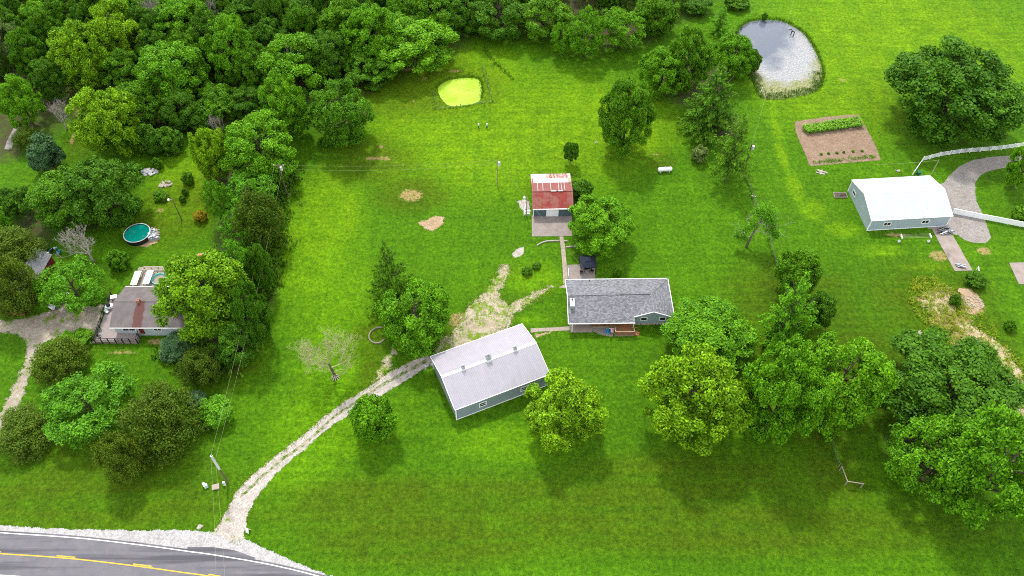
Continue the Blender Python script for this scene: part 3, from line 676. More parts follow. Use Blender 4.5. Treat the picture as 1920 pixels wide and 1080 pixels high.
# ---------------------------------------------------------------- white barn
wb = empty('barn', (82.72, 123.4), R_(4.48), 'white metal barn with gabled roof beside the curved gravel drive', 'barn')
L2, W2, he2, hr2 = 17.33, 12.11, 3.2, 5.0
l, w = gable_shed(wb, L2, W2, he2, hr2, 0.15, 'white_wall', 'white_roof', 'vinyl_white', 72, 0.1)
for f in (0.225, 0.70): window_part(wb, (-L2/2+L2*f, -w, 1.75), 1.7, 1.1, 'x', -1, 2)
window_part(wb, (-l, 3.5, 1.75), 1.5, 1.1, 'y', -1, 2)

# ---------------------------------------------------------------- farmhouse
hx, hy = 20.6, 96.2
house = empty('farmhouse', (hx, hy), R_(0.9), 'single storey ranch house with grey shingle roof and wooden front porch', 'house')
X = lambda a: a-hx
Y = lambda a: a-hy
ze, zr = 2.5, 4.4
m = MB()
m.box(X(11.0),X(22.9),Y(93.0),Y(101.1),0.0,2.45).build('wall', MAT['house_siding'], house)
m = MB()
m.add([(X(22.9),Y(92.35),0.35),(X(30.2),Y(92.35),0.35),(X(30.2),Y(101.1),0.35),(X(22.9),Y(101.1),0.35),(X(22.9),Y(92.35),2.5),(X(30.2),Y(92.35),2.5),(X(30.2),Y(101.1),2.5),(X(22.9),Y(101.1),2.5),(X(26.5),Y(92.35),4.3)],
      [(0,1,5,8,4),(1,2,6,5),(2,3,7,6),(3,0,4,7)]).build('wing_wall', MAT['house_siding'], house)
m = MB(); rr = random.Random(4)
for i in range(26): m.rock((X(23.0)+i*0.285, Y(92.33), 0.16), 0.21, 100+i, 0.9)
m.box(X(22.95),X(30.15),Y(92.4),Y(101.0),0,0.35)
m.build('stone_foundation', MAT['stone'], house)
m = MB(); v = [(X(11.0),Y(93),2.45),(X(11.0),Y(101.1),2.45),(X(11.0),Y(96.2),4.25),(X(11.12),Y(93),2.45),(X(11.12),Y(101.1),2.45),(X(11.12),Y(96.2),4.25)]
m.add(v, [(0,2,1),(3,4,5),(0,1,4,3),(1,2,5,4),(2,0,3,5)]).build('gable', MAT['white_trim'], house)
B_ = (X(23.0),Y(92.0),2.895); Cp = (X(26.5),Y(96.4),zr); W0 = X(10.55)
MB().plate([(W0,Y(90.9),ze),(X(23.1),Y(90.9),ze),(X(23.1),Y(92.0),2.895),Cp,(W0,Y(96.2),zr)],0.09).build('roof_slope', MAT['shingles'], house)
MB().plate([(X(30.65),Y(101.6),ze),(W0,Y(101.6),ze),(W0,Y(96.2),zr),Cp],0.09).build('roof_slope', MAT['shingles'], house)
t = NT('shingles_turned'); p = t.scale(t.obj(), (1,1,1), rot=(0,0,R_(90)))
bk = t.n('TexBrick', {'offset': 0.5}, Vector=p, Color1=(0.106,0.111,0.123), Color2=(0.212,0.217,0.238), Mortar=(0.0595,0.0595,0.068), Scale=1.0)
bk.inputs['Mortar Size'].default_value = 0.012; bk.inputs['Brick Width'].default_value = 0.38; bk.inputs['Row Height'].default_value = 0.24; bk.inputs['Bias'].default_value = -0.1
c = t.mix(0.6, bk.outputs['Color'], t.ramp(t.noise(t.scale(p,(1,1.8,1)), 2.6, 6, 0.8), 0.34, 0.66, (0.72,0.72,0.72), (1.38,1.37,1.35)), 'MULTIPLY')
t.bsdf(c, 0.9, 0.15); MAT['shingles_turned'] = t.m
MB().plate([(X(30.65),Y(92.0),ze),(X(30.65),Y(101.6),ze),Cp,(X(26.5),Y(92.0),zr)],0.09).build('roof_slope', MAT['shingles_turned'], house)
MB().plate([(X(26.5),Y(92.0),zr),Cp,(X(23.0),Y(92.0),2.90)],0.09).build('roof_slope', MAT['shingles_turned'], house)
MB().bar((W0,Y(96.2),zr+0.04),(X(26.4),Y(96.38),zr+0.04),0.3,0.05).build('ridge_cap', MAT['shingles'], house)
MB().bar((X(26.5),Y(91.98),zr+0.04),(X(26.5),Y(96.4),zr+0.04),0.3,0.05).build('ridge_cap', MAT['shingles'], house)
MB().bar(Cp,(X(30.65),Y(101.6),ze+0.04),0.26,0.05).build('hip_cap', MAT['shingles'], house)
for a, b in (((W0,Y(90.85),ze-0.06),(X(23.1),Y(90.85),ze-0.06)), ((W0,Y(101.65),ze-0.06),(X(30.65),Y(101.65),ze-0.06)), ((X(30.7),Y(92),ze-0.06),(X(30.7),Y(101.6),ze-0.06)),
             ((W0-.05,Y(90.9),ze-0.02),(W0-.05,Y(96.2),zr-0.02)), ((W0-.05,Y(101.6),ze-0.02),(W0-.05,Y(96.2),zr-0.02)), ((X(23.0),Y(91.96),2.86),(X(26.5),Y(91.96),zr-.03)), ((X(30.65),Y(91.96),ze-.03),(X(26.5),Y(91.96),zr-.03))):
    MB().bar(a, b, 0.12, 0.17).build('fascia', MAT['white_trim'], house)
for x in (25.0, 28.55): window_part(house, (X(x), Y(92.35), 1.75), 1.35, 1.15, 'x', -1)
ch = MB().box(X(11.0),X(11.75),Y(93.6),Y(95.4),1.5,4.35).build('chimney', MAT['house_siding'], house)
MB().box(X(10.95),X(11.8),Y(93.55),Y(95.45),4.35,4.45).build('chimney_cap', MAT['white_trim'], ch)
MB().tube([(X(11.37),Y(95.0),4.4),(X(11.37),Y(95.0),4.8)],0.16,10).build('flue', MAT['black_paint'], ch)
for x, y in ((18.8,100.9),(23.8,98.9),(15.2,101.0)):
    z = zr-(y-96.2)*0.352; MB().tube([(X(x),Y(y),z-0.1),(X(x),Y(y),z+0.4)],0.07,8).build('vent_pipe', MAT['black_paint'], house)
MB().box(X(17.2),X(18.0),Y(101.72),Y(102.4),0,1.1).build('utility_box', MAT['white_trim'], house)
# porch: slab, posts, raised deck with railing and steps
MB().box(X(11.0),X(15.2),Y(90.6),Y(92.98),0,0.12).build('porch_slab', MAT['walk_concrete'], house)
MB().tube([(X(11.3),Y(90.75),0),(X(11.3),Y(90.95),2.44)],0.11,8).build('porch_post', MAT['white_trim'], house)
MB().box(X(22.85),X(22.99),Y(90.95),Y(91.09),0,2.42).build('porch_post', MAT['white_trim'], house)
deck = MB().box(X(15.25),X(23.0),Y(91.6),Y(92.98),0.0,0.44).box(X(19.35),X(23.0),Y(89.62),Y(91.6),0.0,0.44).build('porch_deck', MAT['weathered_wood'], house)
bm_ = MB()
for i in range(24): bm_.box(X(19.33),X(23.02),Y(89.6)+i*0.142,Y(89.6)+i*0.142+0.13,0.44,0.475)
for i in range(9): bm_.box(X(15.22),X(19.32),Y(91.62)+i*0.15,Y(91.62)+i*0.15+0.138,0.44,0.475)
bm_.build('deck_boards', MAT['deck_wood'], deck)
dk = MAT['deck_wood']
for x, y in ((19.4,89.65),(20.6,89.65),(21.8,89.65),(22.95,89.65),(22.95,90.8),(19.4,90.7),(15.3,91.65),(16.6,91.65),(17.9,91.65)):
    MB().box(X(x)-.05,X(x)+.05,Y(y)-.05,Y(y)+.05,0.475,1.45).build('railing_post', dk, house)
for a, b in (((19.4,89.65),(22.95,89.65)),((22.95,89.65),(22.95,91.6)),((19.4,89.65),(19.4,90.7)),((15.3,91.65),(17.9,91.65))):
    MB().bar((X(a[0]),Y(a[1]),1.46),(X(b[0]),Y(b[1]),1.46),0.14,0.05).build('hand_rail', MAT['walk_concrete'] if a[0] > 16 else dk, house)
    bl = MB(); Ln = math.dist(a,b); k = int(Ln/0.22)
    for i in range(1,k): f = i/k; q = (X(a[0]+(b[0]-a[0])*f),Y(a[1]+(b[1]-a[1])*f)); bl.box(q[0]-.025,q[0]+.025,q[1]-.025,q[1]+.025,0.55,1.42)
    bl.bar((X(a[0]),Y(a[1]),0.58),(X(b[0]),Y(b[1]),0.58),0.05).build('balusters', dk, house)
for i in range(3): MB().box(X(23.03)+i*0.32,X(23.03)+i*0.32+0.30,Y(89.65),Y(90.75),0.05,0.36-0.11*i).build('step', dk, house)
for y in (89.65,90.75): MB().bar((X(23.02),Y(y),1.3),(X(24.0),Y(y),0.95),0.08).bar((X(24.0),Y(y),0),(X(24.0),Y(y),0.95),0.08).build('stair_rail', dk, house)
MB().box(X(21.9),X(22.8),Y(92.9),Y(92.99),0.48,2.4).build('front_door', MAT['black_paint'], house)
window_part(house, (X(17), Y(93.0), 1.5), 1.8, 1.2, 'x', -1, 2)
patch('flower_bed', ([(15.14, 90.92), (15.61, 91.93), (19.39, 91.93), (19.19, 89.43), (18.00, 89.67), (16.41, 90.17)]), 0.012, MAT['barn_drive_gravel'], cell=0.2)
# flag, tub
fl = empty('flag', (19.2, 90.5, 1.3), R_(8), 'red and white striped flag leaning out from the front porch', 'flag')
MB().tube([(0.35,0.1,-0.25),(-1.1,-0.55,0.95)],0.025,6).build('flag_pole', MAT['white_trim'], fl)
t = NT('flag_cloth'); p = t.obj()
sx = t.n('SeparateXYZ', None, Vector=p)
stripe_ = t.math('GREATER_THAN', t.math('SINE', t.math('MULTIPLY', t.math('SUBTRACT', sx.outputs[2], t.math('MULTIPLY', sx.outputs[0], -0.75)), 26.0)), 0.0)
c = t.mix(stripe_, (0.75,0.72,0.72), (0.42,0.02,0.03))
c = t.mix(t.math('GREATER_THAN', t.math('SUBTRACT', t.math('MULTIPLY', sx.outputs[0], -1.0), 0.0), 0.72), c, (0.02,0.03,0.12))
t.bsdf(c, 0.8, 0.1); MAT['flag_cloth'] = t.m
vv = []; ff = []
for i in range(9):
    for j in range(6):
        a = i/8; b = j/5
        vv.append((0.12-1.15*a, -0.02-0.5*a+0.10*math.sin(a*7+b*2)-0.28*b, -0.05+0.95*a-0.85*b))
for i in range(8):
    for j in range(5): k = i*6+j; ff.append((k,k+1,k+7,k+6))
MB().add(vv, ff).build('flag_cloth', MAT['flag_cloth'], fl)
tub = empty('water_tub', (18.28, 90.55), 0, 'bright blue round tub on the gravel bed by the porch', 'tub')
MB().lathe([(0.001,0.02),(0.36,0.02),(0.44,0.5),(0.48,0.52),(0.40,0.5),(0.34,0.12),(0.001,0.12)],20).build('tub_body', MAT['blue_plastic'], tub)

# ---------------------------------------------------------------- garage with the red roof
gx0, gx1, gyf, gyr, gyb = 4.25, 12.85, 121.05, 124.6, 131.4
gar = empty('garage', (8.55, 126.0), R_(1.5), 'garage with patchy red and white tin roof beside the maple', 'garage')
X2 = lambda a: a-8.55
Y2 = lambda a: a-126.0
a0, a1 = X2(gx0), X2(gx1)
MB().add([(a0+.15,Y2(gyf),0),(a1-.15,Y2(gyf),0),(a1-.15,Y2(gyb)-.2,0),(a0+.15,Y2(gyb)-.2,0),(a0+.15,Y2(gyf),2.35),(a1-.15,Y2(gyf),2.35),(a1-.15,Y2(gyb)-.2,2.35),(a0+.15,Y2(gyb)-.2,2.35),(a0+.15,Y2(gyr),3.88),(a1-.15,Y2(gyr),3.88)],
         [(0,1,5,4),(2,3,7,6),(1,2,6,9,5),(3,0,4,8,7)]).build('wall', MAT['garage_front'], gar)
ribbed([(a0+.32,Y2(gyf)-.25,2.42),(a1-.42,Y2(gyf)-.25,2.42),(a1-.42,Y2(gyr),4.02),(a0+.32,Y2(gyr),4.02)], 26, 0.03).build('roof_front', MAT['red_roof'], gar)
for q0, q1 in ((a0-.05,a0+.30),(a1-.40,a1+.05)):
    MB().plate([(q0,Y2(gyf)-.25,2.45),(q1,Y2(gyf)-.25,2.45),(q1,Y2(gyr),4.05),(q0,Y2(gyr),4.05)],0.04).build('roof_edge', MAT['pink_roof'], gar)
zb = lambda y: 4.02+(y-gyr)*(2.45-4.02)/(gyb-gyr)
ym = 128.0
cuts = [a0-.05,a0+1.25,a0+2.35,a0+4.05,a0+5.75,a0+6.35,a0+7.0,a1+.05]
for i in range(7):
    q0, q1 = cuts[i]+.03, cuts[i+1]-.03
    ribbed([(q1,Y2(ym),zb(ym)),(q0,Y2(ym),zb(ym)),(q0,Y2(gyr),zb(gyr)),(q1,Y2(gyr),zb(gyr))], max(2,int((q1-q0)/.3)), 0.02).build('roof_sheet', MAT['pink_roof'], gar)
    if i: MB().bar((cuts[i],Y2(ym),zb(ym)+.02),(cuts[i],Y2(gyr),zb(gyr)+.02),0.11,0.05).build('seam_strip', MAT['tin_roof'], gar)
y1 = 129.9
cuts2 = [a0-.05,a0+.4,a0+1.35,a0+3.0,a0+4.6,a0+6.1,a1-.55,a1+.05]
for i in range(7):
    q0, q1 = cuts2[i]+.01, cuts2[i+1]-.01
    ribbed([(q1,Y2(y1),zb(y1)+.02),(q0,Y2(y1),zb(y1)+.02),(q0,Y2(ym)-.1,zb(ym)+.035),(q1,Y2(ym)-.1,zb(ym)+.035)], max(1,int((q1-q0)/.4)), 0.02).build('roof_sheet', MAT['rust_roof' if i in (0,6) else 'tin_roof'], gar)
cuts3 = [a0-.05,a0+1.7,a0+3.3,a0+4.0,a0+4.55,a0+5.1,a0+5.7,a0+6.3,a0+6.9,a0+7.5,a0+8.0,a1+.05]
for i in range(11):
    q0, q1 = cuts3[i]+.02, cuts3[i+1]-.02
    ribbed([(q1,Y2(gyb)+.2,zb(gyb+.2)+.03),(q0,Y2(gyb)+.2,zb(gyb+.2)+.03),(q0,Y2(y1)-.1,zb(y1)+.045),(q1,Y2(y1)-.1,zb(y1)+.045)], max(1,int((q1-q0)/.4)), 0.02).build('roof_sheet', MAT['rust_roof' if 2 <= i <= 9 else 'tin_roof'], gar)
MB().bar((a0-.05,Y2(gyr),4.08),(a1+.05,Y2(gyr),4.08),0.3,0.05).build('ridge_cap', MAT['pink_roof'], gar)
for q0, q1 in ((4.0,5.1),(5.6,6.5)): MB().bar((a0+q0,Y2(gyr)-.05,4.13),(a0+q1,Y2(gyr)-.05,4.13),0.3,0.05).build('ridge_patch', MAT['white_trim'], gar)
MB().bar((a0,Y2(gyf)-.32,2.42),(a1,Y2(gyf)-.32,2.42),0.12,0.22).build('fascia', MAT['vinyl_white'], gar)
MB().box(a0+2.9,a0+5.5,Y2(gyf)-.09,Y2(gyf)-.002,0.06,2.2).build('garage_door', MAT['vinyl_white'], gar)
for z in (0.6,1.15,1.7): MB().box(a0+2.95,a0+5.45,Y2(gyf)-.095,Y2(gyf)-.09,z,z+.03).build('door_seam', MAT['pipe_grey'], gar)
MB().box(a0+.12,a0+.28,Y2(gyf)-.1,Y2(gyf)-.002,0.05,2.3).build('corner_trim', MAT['vinyl_white'], gar)
MB().box(a0+1.25,a0+1.5,Y2(gyf)-.2,Y2(gyf)-.002,1.9,2.1).build('wall_lamp', MAT['brick_flue'], gar)
pg = empty('pipe_frame', (3.42, 121.27), 0, 'pale pipe frame leaning beside the left wall of the red roofed garage', 'frame')
MB().bar((-.9,-.2,0),(-.9,-.2,1.5),.1).bar((.4,0,0),(.4,0,1.5),.1).bar((-.9,-.2,.6),(.4,0,.6),.1).bar((-.9,-.2,1.45),(.4,0,1.45),.12).bar((-.9,-.2,.1),(-.5,2.6,.9),.12).build('pipes', MAT['vinyl_white'], pg)
MB().bar((-.5,2.6,0),(-.5,2.6,1.3),.1).bar((.4,2.8,0),(.4,2.8,1.2),.1).bar((-.5,2.6,1.2),(.4,2.8,1.1),.1).build('back_rail', MAT['weathered_wood'], pg)
# ---------------------------------------------------------------- neighbour's house, deck and yard things
nh = empty('bungalow', (-67.75, 94.2), 0, 'low bungalow with dark rust stained roof and railed deck behind the big maple', 'house')
hl, hw_ = 7.25, 4.95
MB().add([(-hl+.35,-hw_+.55,0),(hl-.2,-hw_+.55,0),(hl-.2,hw_-.4,0),(-hl+.35,hw_-.4,0),(-hl+.35,-hw_+.55,3.25),(hl-.2,-hw_+.55,3.25),(hl-.2,hw_-.4,3.25),(-hl+.35,hw_-.4,3.25),(-hl+.35,0,4.78),(hl-.2,0,4.78)],
         [(0,1,5,4),(2,3,7,6),(1,2,6,9,5),(3,0,4,8,7)]).build('wall', plain('bungalow_siding', (0.42,0.475,0.51), 0.6, 0.3, 0, 0.06), nh)
MB().plate([(-hl,-hw_,3.2),(hl,-hw_,3.2),(hl,0,4.9),(-hl,0,4.9)],0.12).build('roof_slope', MAT['membrane_roof'], nh)
MB().plate([(hl,hw_,3.2),(-hl,hw_,3.2),(-hl,0,4.9),(hl,0,4.9)],0.12).build('roof_slope', MAT['membrane_roof'], nh)
MB().bar((-hl,0,4.93),(hl,0,4.93),0.22,0.05).build('ridge_cap', MAT['membrane_roof'], nh)
for s in (-1,1): MB().bar((-hl,s*(hw_+.05),3.14),(hl,s*(hw_+.05),3.14),0.1,0.16).build('gutter', MAT['white_trim'], nh)
f = MB().box(-2.75,-2.25,-.35,.2,4.6,5.5).build('flue', MAT['brick_flue'], nh)
MB().box(-2.62,-2.38,-.2,.05,5.5,5.53).build('flue_opening', MAT['black_paint'], f)
window_part(nh, (-4.2,-hw_+.55,1.9), 2.6, 0.9, 'x', -1, 2)
MB().box(-2.35,-1.5,-hw_+.45,-hw_+.54,0.72,2.75).build('door', MAT['red_siding'], nh)
window_part(nh, (1.2,-hw_+.55,1.9), 1.6, 0.9, 'x', -1, 2)
# deck: L-shape round the front left corner, railing posts and rails
DZ = 0.7
o = (-67.75, 94.2)
dp = [(q[0]-o[0], q[1]-o[1]) for q in [(-78.56, 99.05), (-78.28, 87.95), (-70.30, 87.83), (-70.35, 90.29)]]
dk_poly = [dp[1], dp[2], dp[3], (-hl+.4, dp[3][1]), (-hl+.4, dp[0][1]), dp[0]]
MB().slab(dk_poly, DZ-0.12, DZ).build('deck_floor', MAT['grey_deck'], nh)
sk = MB()
for i in range(6):
    a, b = dk_poly[i], dk_poly[(i+1)%6]
    if i in (0,1,5): sk.bar((a[0],a[1],DZ-.4),(b[0],b[1],DZ-.4),0.05,0.5)
sk.build('deck_skirt', MAT['weathered_wood'], nh)
rail_runs = [(dk_poly[0],dk_poly[1],6),(dk_poly[1],dk_poly[2],2),(dk_poly[5],dk_poly[0],7)]
seen = set()
for a, b, k in rail_runs:
    for i in range(k+1):
        q = (a[0]+(b[0]-a[0])*i/k, a[1]+(b[1]-a[1])*i/k)
        if (round(q[0],1),round(q[1],1)) in seen: continue
        seen.add((round(q[0],1),round(q[1],1)))
        MB().box(q[0]-.07,q[0]+.07,q[1]-.07,q[1]+.07,0.0,DZ+1.05).build('deck_post', MAT['black_paint'], nh)
    for z in (DZ+1.0, DZ+0.25): MB().bar((a[0],a[1],z),(b[0],b[1],z),0.09,0.06).build('deck_rail', MAT['black_paint'], nh)
    bl = MB(); n_ = int(math.dist(a,b)/0.3)
    for i in range(1,n_): q = (a[0]+(b[0]-a[0])*i/n_, a[1]+(b[1]-a[1])*i/n_); bl.bar((q[0],q[1],DZ+.25),(q[0],q[1],DZ+1.0),0.03)
    bl.build('balusters', MAT['galvanised'], nh)
for i in range(3): MB().box(dp[1][0]-0.3*(i+1),dp[1][0]-0.3*i,dp[1][1]-.1,dp[1][1]+1.2,0,DZ-.2*(i+1)+.02).build('step', MAT['weathered_wood'], nh)
def table_set(name, xy, z, label, top, seat):
    r = empty(name, (xy[0],xy[1],z), 0.3, label, 'table')
    MB().box(-.6,.6,-.45,.45,.70,.75).build('table_top', MAT[top], r)
    for sx_ in (-.5,.5):
        for sy in (-.36,.36): MB().box(sx_-.03,sx_+.03,sy-.03,sy+.03,0,.70).build('leg', MAT[seat], r)
    return r
def chair(xy, z, rz, label, mat):
    r = empty('patio_chair', (xy[0],xy[1],z), rz, label, 'chair', None)
    MB().box(-.25,.25,-.25,.25,.40,.46).build('seat', MAT[mat], r)
    MB().box(-.25,.25,.22,.28,.46,.95).build('backrest', MAT[mat], r)
    for sx_ in (-.22,.22):
        for sy in (-.22,.22): MB().box(sx_-.02,sx_+.02,sy-.02,sy+.02,0,.40).build('leg', MAT['black_paint'], r)
table_set('patio_table', (-77.58, 98.09), DZ, 'white rectangular table at the far end of the bungalow deck', 'white_trim', 'black_paint')
gr = empty('covered_grill', (-77.82, 95.76), 0.4, 'dark domed grill on a white cart beside the bungalow roof edge', 'grill'); gr.location.z = DZ
MB().box(-.75,.75,-.4,.4,.75,.82).box(-.7,-.64,-.35,-.29,0,.75).box(.64,.7,-.35,-.29,0,.75).box(-.7,-.64,.29,.35,0,.75).box(.64,.7,.29,.35,0,.75).box(-.7,.7,-.36,.36,.2,.26).build('cart', MAT['white_trim'], gr)
MB().lathe([(.001,1.3),(.2,1.27),(.36,1.1),(.4,.92),(.34,.82),(.001,.82)],16).build('lid', MAT['navy_cloth'], gr)
chair((-77.90, 94.62), DZ, 1.2, 'white chair on the deck just below the domed grill', 'white_trim')
chair((-78.01, 90.45), DZ, 2.0, 'black chair against the left railing of the bungalow deck', 'black_paint')
chair((-77.64, 88.96), DZ, 1.6, 'black chair at the front left corner of the bungalow deck', 'black_paint')
def planter(xy, z, label, r=0.35, mat='leaf_mid'):
    e_ = empty('potted_plant', (xy[0],xy[1],z), 0, label, 'plant')
    MB().lathe([(.001,0),(r*.6,0),(r*.8,.4),(r*.7,.4),(.001,.36)],12).build('pot', MAT['brick_flue'], e_)
    return e_
# white topped frames behind the bungalow
pl = empty('garden_platform', (-72.57, 104.10), 0, 'weathered timber platform with open pen frame behind the bungalow', 'platform')
MB().box(-3.0,2.9,-2.6,2.6,0,0.14).build('floor', MAT['weathered_wood'], pl)
pb = MB()
for a, b in (((-1.6,2.0),(2.6,2.0)),((2.6,2.0),(2.6,1.1)),((-1.6,2.0),(-1.6,1.1)),((-1.6,1.1),(2.6,1.1))): pb.bar((a[0],a[1],.95),(b[0],b[1],.95),.14,.1)
for x in (-1.6,-.2,1.2,2.6):
    for y in (1.1,2.0): pb.bar((x,y,.14),(x,y,.95),.1)
pb.build('pen_frame', MAT['limestone'], pl)
for q, lab in (([(-75.62, 105.78), (-74.24, 105.85), (-73.95, 102.17), (-75.29, 102.04)], 'left of two long white table tops behind the bungalow'), ([(-73.27, 105.85), (-71.91, 105.99), (-71.54, 102.31), (-72.88, 102.17)], 'right of two long white table tops behind the bungalow')):
    cx_, cy_ = sum(k[0] for k in q)/4, sum(k[1] for k in q)/4
    r = empty('long_table', (cx_, cy_-0.9, 0.14), 0, lab, 'table', 'long white tables')
    MB().box(-.65,.65,-1.75,1.75,.95,1.02).build('table_top', MAT['white_trim'], r)
    for sx_ in (-.55,.55):
        for sy in (-1.6,1.6): MB().box(sx_-.05,sx_+.05,sy-.05,sy+.05,0,.95).build('leg', MAT['weathered_wood'], r)
tp = empty('wading_pool', (-70.56, 103.41), 0.2, 'pale turquoise wading pool beside the long white tables, half under the maple', 'pool')
MB().lathe([(.001,.12),(1.25,.12),(1.35,.5),(1.45,.5),(1.4,0.0),(.001,0.0)],24).build('basin', MAT['teal_plastic'], tp)

# round swimming pool
pool = empty('swimming_pool', (-78.03, 115.10), 0, 'round above ground swimming pool with green water and black wall', 'pool')
PR = 2.65
MB().lathe([(PR,0),(PR,1.2)],48).lathe([(PR-.08,1.2),(PR-.08,0.2)],48).build('pool_wall', MAT['black_paint'], pool, True)
MB().lathe([(PR-.1,1.2),(PR-.1,1.25),(PR+.1,1.25),(PR+.1,1.2)],48).build('rim', MAT['pipe_grey'], pool)
t = NT('pool_water'); p = t.obj(); t.bsdf(t.mix(t.noise(p,.6,4),(0.0,0.20,0.15),(0.005,0.30,0.23)), 0.06, 0.5, 0, t.bump(t.noise(p,2.5,3),0.15,0.05))
MB().lathe([(.001,1.02),(PR-.09,1.02)],48).build('water', t.m, pool)
MB().box(PR-.3,PR+.2,-.4,.0,1.0,1.3).build('skimmer', MAT['white_trim'], pool)
pp = empty('pump_pile', (-74.86, 115.55), 0.3, 'heap of grey pumps, hoses and chairs beside the round pool', 'junk pile')
m = MB(); rr = random.Random(9)
for i in range(16):
    x, y = rr.uniform(-.9,.9), rr.uniform(-1.5,1.5); a = rr.uniform(.15,.4)
    m.box(x-a,x+a,y-a*.8,y+a*.8,0,rr.uniform(.3,1.1))
m.build('boxes', MAT['junk_grey'], pp)
m = MB()
for i in range(6):
    y = -1.4+i*.5; m.tube(smooth_line([(-1.0,y,.2),(-.3,y+.3,.9),(.5,y-.2,.7),(1.0,y+.2,.05)],5),.07,6)
m.build('hoses', MAT['pipe_grey'], pp)

def rock_pile(name, xy, n, rx, ry, label, mat, seed, r0=.15, r1=.4, cat='rock pile'):
    rr = random.Random(seed); root = empty(name, xy, 0, label, cat)
    shapes = [MB().rock((0,0,0), 1.0, seed*50+i, .7).mesh('stone', MAT[mat]) for i in range(4)]
    for i in range(n):
        a, k = rr.uniform(0,6.28), math.sqrt(rr.random()); r = rr.uniform(r0,r1)
        link('stone', shapes[i % 4], None, root, (rx*k*math.cos(a), ry*k*math.sin(a), r*.35), (rr.uniform(-.3,.3),0,rr.uniform(0,6.28)), (r,r,r*rr.uniform(.7,1.2)))
    return root
MAT['white_rock'] = plain('white_rock', (0.40,0.40,0.415), 0.85, 0.2, 0, 0.2, 3)
rock_pile('rock_pile', (-81.55, 134.66), 46, 2.2, 1.1, 'heap of bright white rocks by the dark shrubs above the pool', 'white_rock', 21, .2, .5)
rock_pile('rock_pile', (-76.68, 130.72), 34, 1.5, .9, 'heap of grey brown stones below the white rocks', 'stone', 22, .2, .42)
rock_pile('rock_pile', (69.36, 134.66), 26, 1.2, .75, 'pale stone heap just below the vegetable garden', 'limestone', 23, .15, .35)
rock_pile('rock_pile', (77.38, 89.43), 26, .5, 1.9, 'line of pale stones beside the rounded bush in the rough grass', 'limestone', 24, .15, .35)
rock_pile('rock_pile', (89.97, 97.60), 60, 2.3, 1.8, 'broad heap of brush and rubble on the bare dirt patch', 'limestone', 25, .1, .28)
rock_pile('rock_pile', (86.56, 135.00), 6, .5, .3, 'small tan rock between the garden and the white barn', 'limestone', 26, .2, .4)
rock_pile('rock_pile', (-50.13, 52.09), 5, .35, .25, 'small grey boulder on the verge above the white road shoulder', 'stone', 27, .2, .35)
rock_pile('rock_pile', (-48.85, 127.39), 9, .7, .4, 'pale rubble at the foot of the crossarm pole', 'limestone', 28, .12, .3)
rock_pile('rock_pile', (-15.74, 82.93), 5, .4, .3, 'white boulder by the left corner of the grey barn', 'white_rock', 29, .2, .35)
rock_pile('rock_pile', (52.73, 126.90), 5, .4, .3, 'pale rocks on the fence line above the leaning tree', 'limestone', 30, .15, .3)
rock_pile('rock_pile', (19.54, 144.69), 5, .4, .25, 'white rocks on the lawn left of the tall oak', 'white_rock', 31, .12, .25)

# propane tanks
def tank(xy, rz, label, mat, L=3.3, r=0.5):
    r0 = empty('propane_tank', xy, rz, label, 'tank')
    prof = [(-L/2,.001)]+[(-L/2+r*.6*(1-math.cos(a)), r*math.sin(a)) for a in (.3,.7,1.1,1.57)]
    prof += [(-q[0],q[1]) for q in prof[::-1]]
    MB().tube([(q[0],0,r+.25) for q in prof],[q[1] for q in prof],18).build('vessel', MAT[mat], r0, True)
    MB().tube([(0,0,r*2+.2),(0,0,r*2+.42)],.19,12).build('valve_dome', MAT['galvanised'], r0)
    for s in (-1,1):
        MB().box(s*L*.3-.1,s*L*.3+.1,-.38,.38,0,.45).build('foot', MAT['pipe_grey'], r0)
        MB().box(s*L*.3-.04,s*L*.3+.04,-.05,.05,2*r+.22,2*r+.36).build('lifting_lug', MAT[mat], r0)
tank((34.22, 134.83), R_(5), 'white propane tank standing alone on the open lawn', 'tank_white')
tank((-62.89, 109.34), R_(2), 'faded orange propane tank at the edge of the hedgerow', 'tank_orange', 2.6, .42)

# red shed with metal roof under the cedars
shd = empty('shed', (-95.74, 101.35), R_(-4), 'red shed with grey metal roof squeezed between cedars and light maple', 'shed')
sl_, sw_ = 2.5, 7.0
MB().add([(-sl_+.2,-sw_+.2,0),(sl_-.2,-sw_+.2,0),(sl_-.2,sw_-.2,0),(-sl_+.2,sw_-.2,0),(-sl_+.2,-sw_+.2,2.3),(sl_-.2,-sw_+.2,2.3),(sl_-.2,sw_-.2,2.3),(-sl_+.2,sw_-.2,2.3),(0,-sw_+.2,3.9),(0,sw_-.2,3.9)],
         [(0,1,5,8,4),(1,2,6,5),(2,3,7,9,6),(3,0,4,7)]).build('wall', MAT['red_siding'], shd)
for s in (-1,1):
    q = [(s*sl_,-sw_,2.25),(s*sl_,sw_,2.25),(0,sw_,4.0),(0,-sw_,4.0)]
    if s < 0: q = [q[1],q[0],q[3],q[2]]
    ribbed(q, 36, 0.03).build('roof_slope', MAT['shed_roof'], shd)
MB().bar((0,-sw_,4.05),(0,sw_,4.05),.3,.06).build('ridge_cap', MAT['shed_roof'], shd)
MB().box(-1.1,1.1,-sw_+.12,-sw_+.19,0,2.1).build('shed_door', MAT['red_siding'], shd)

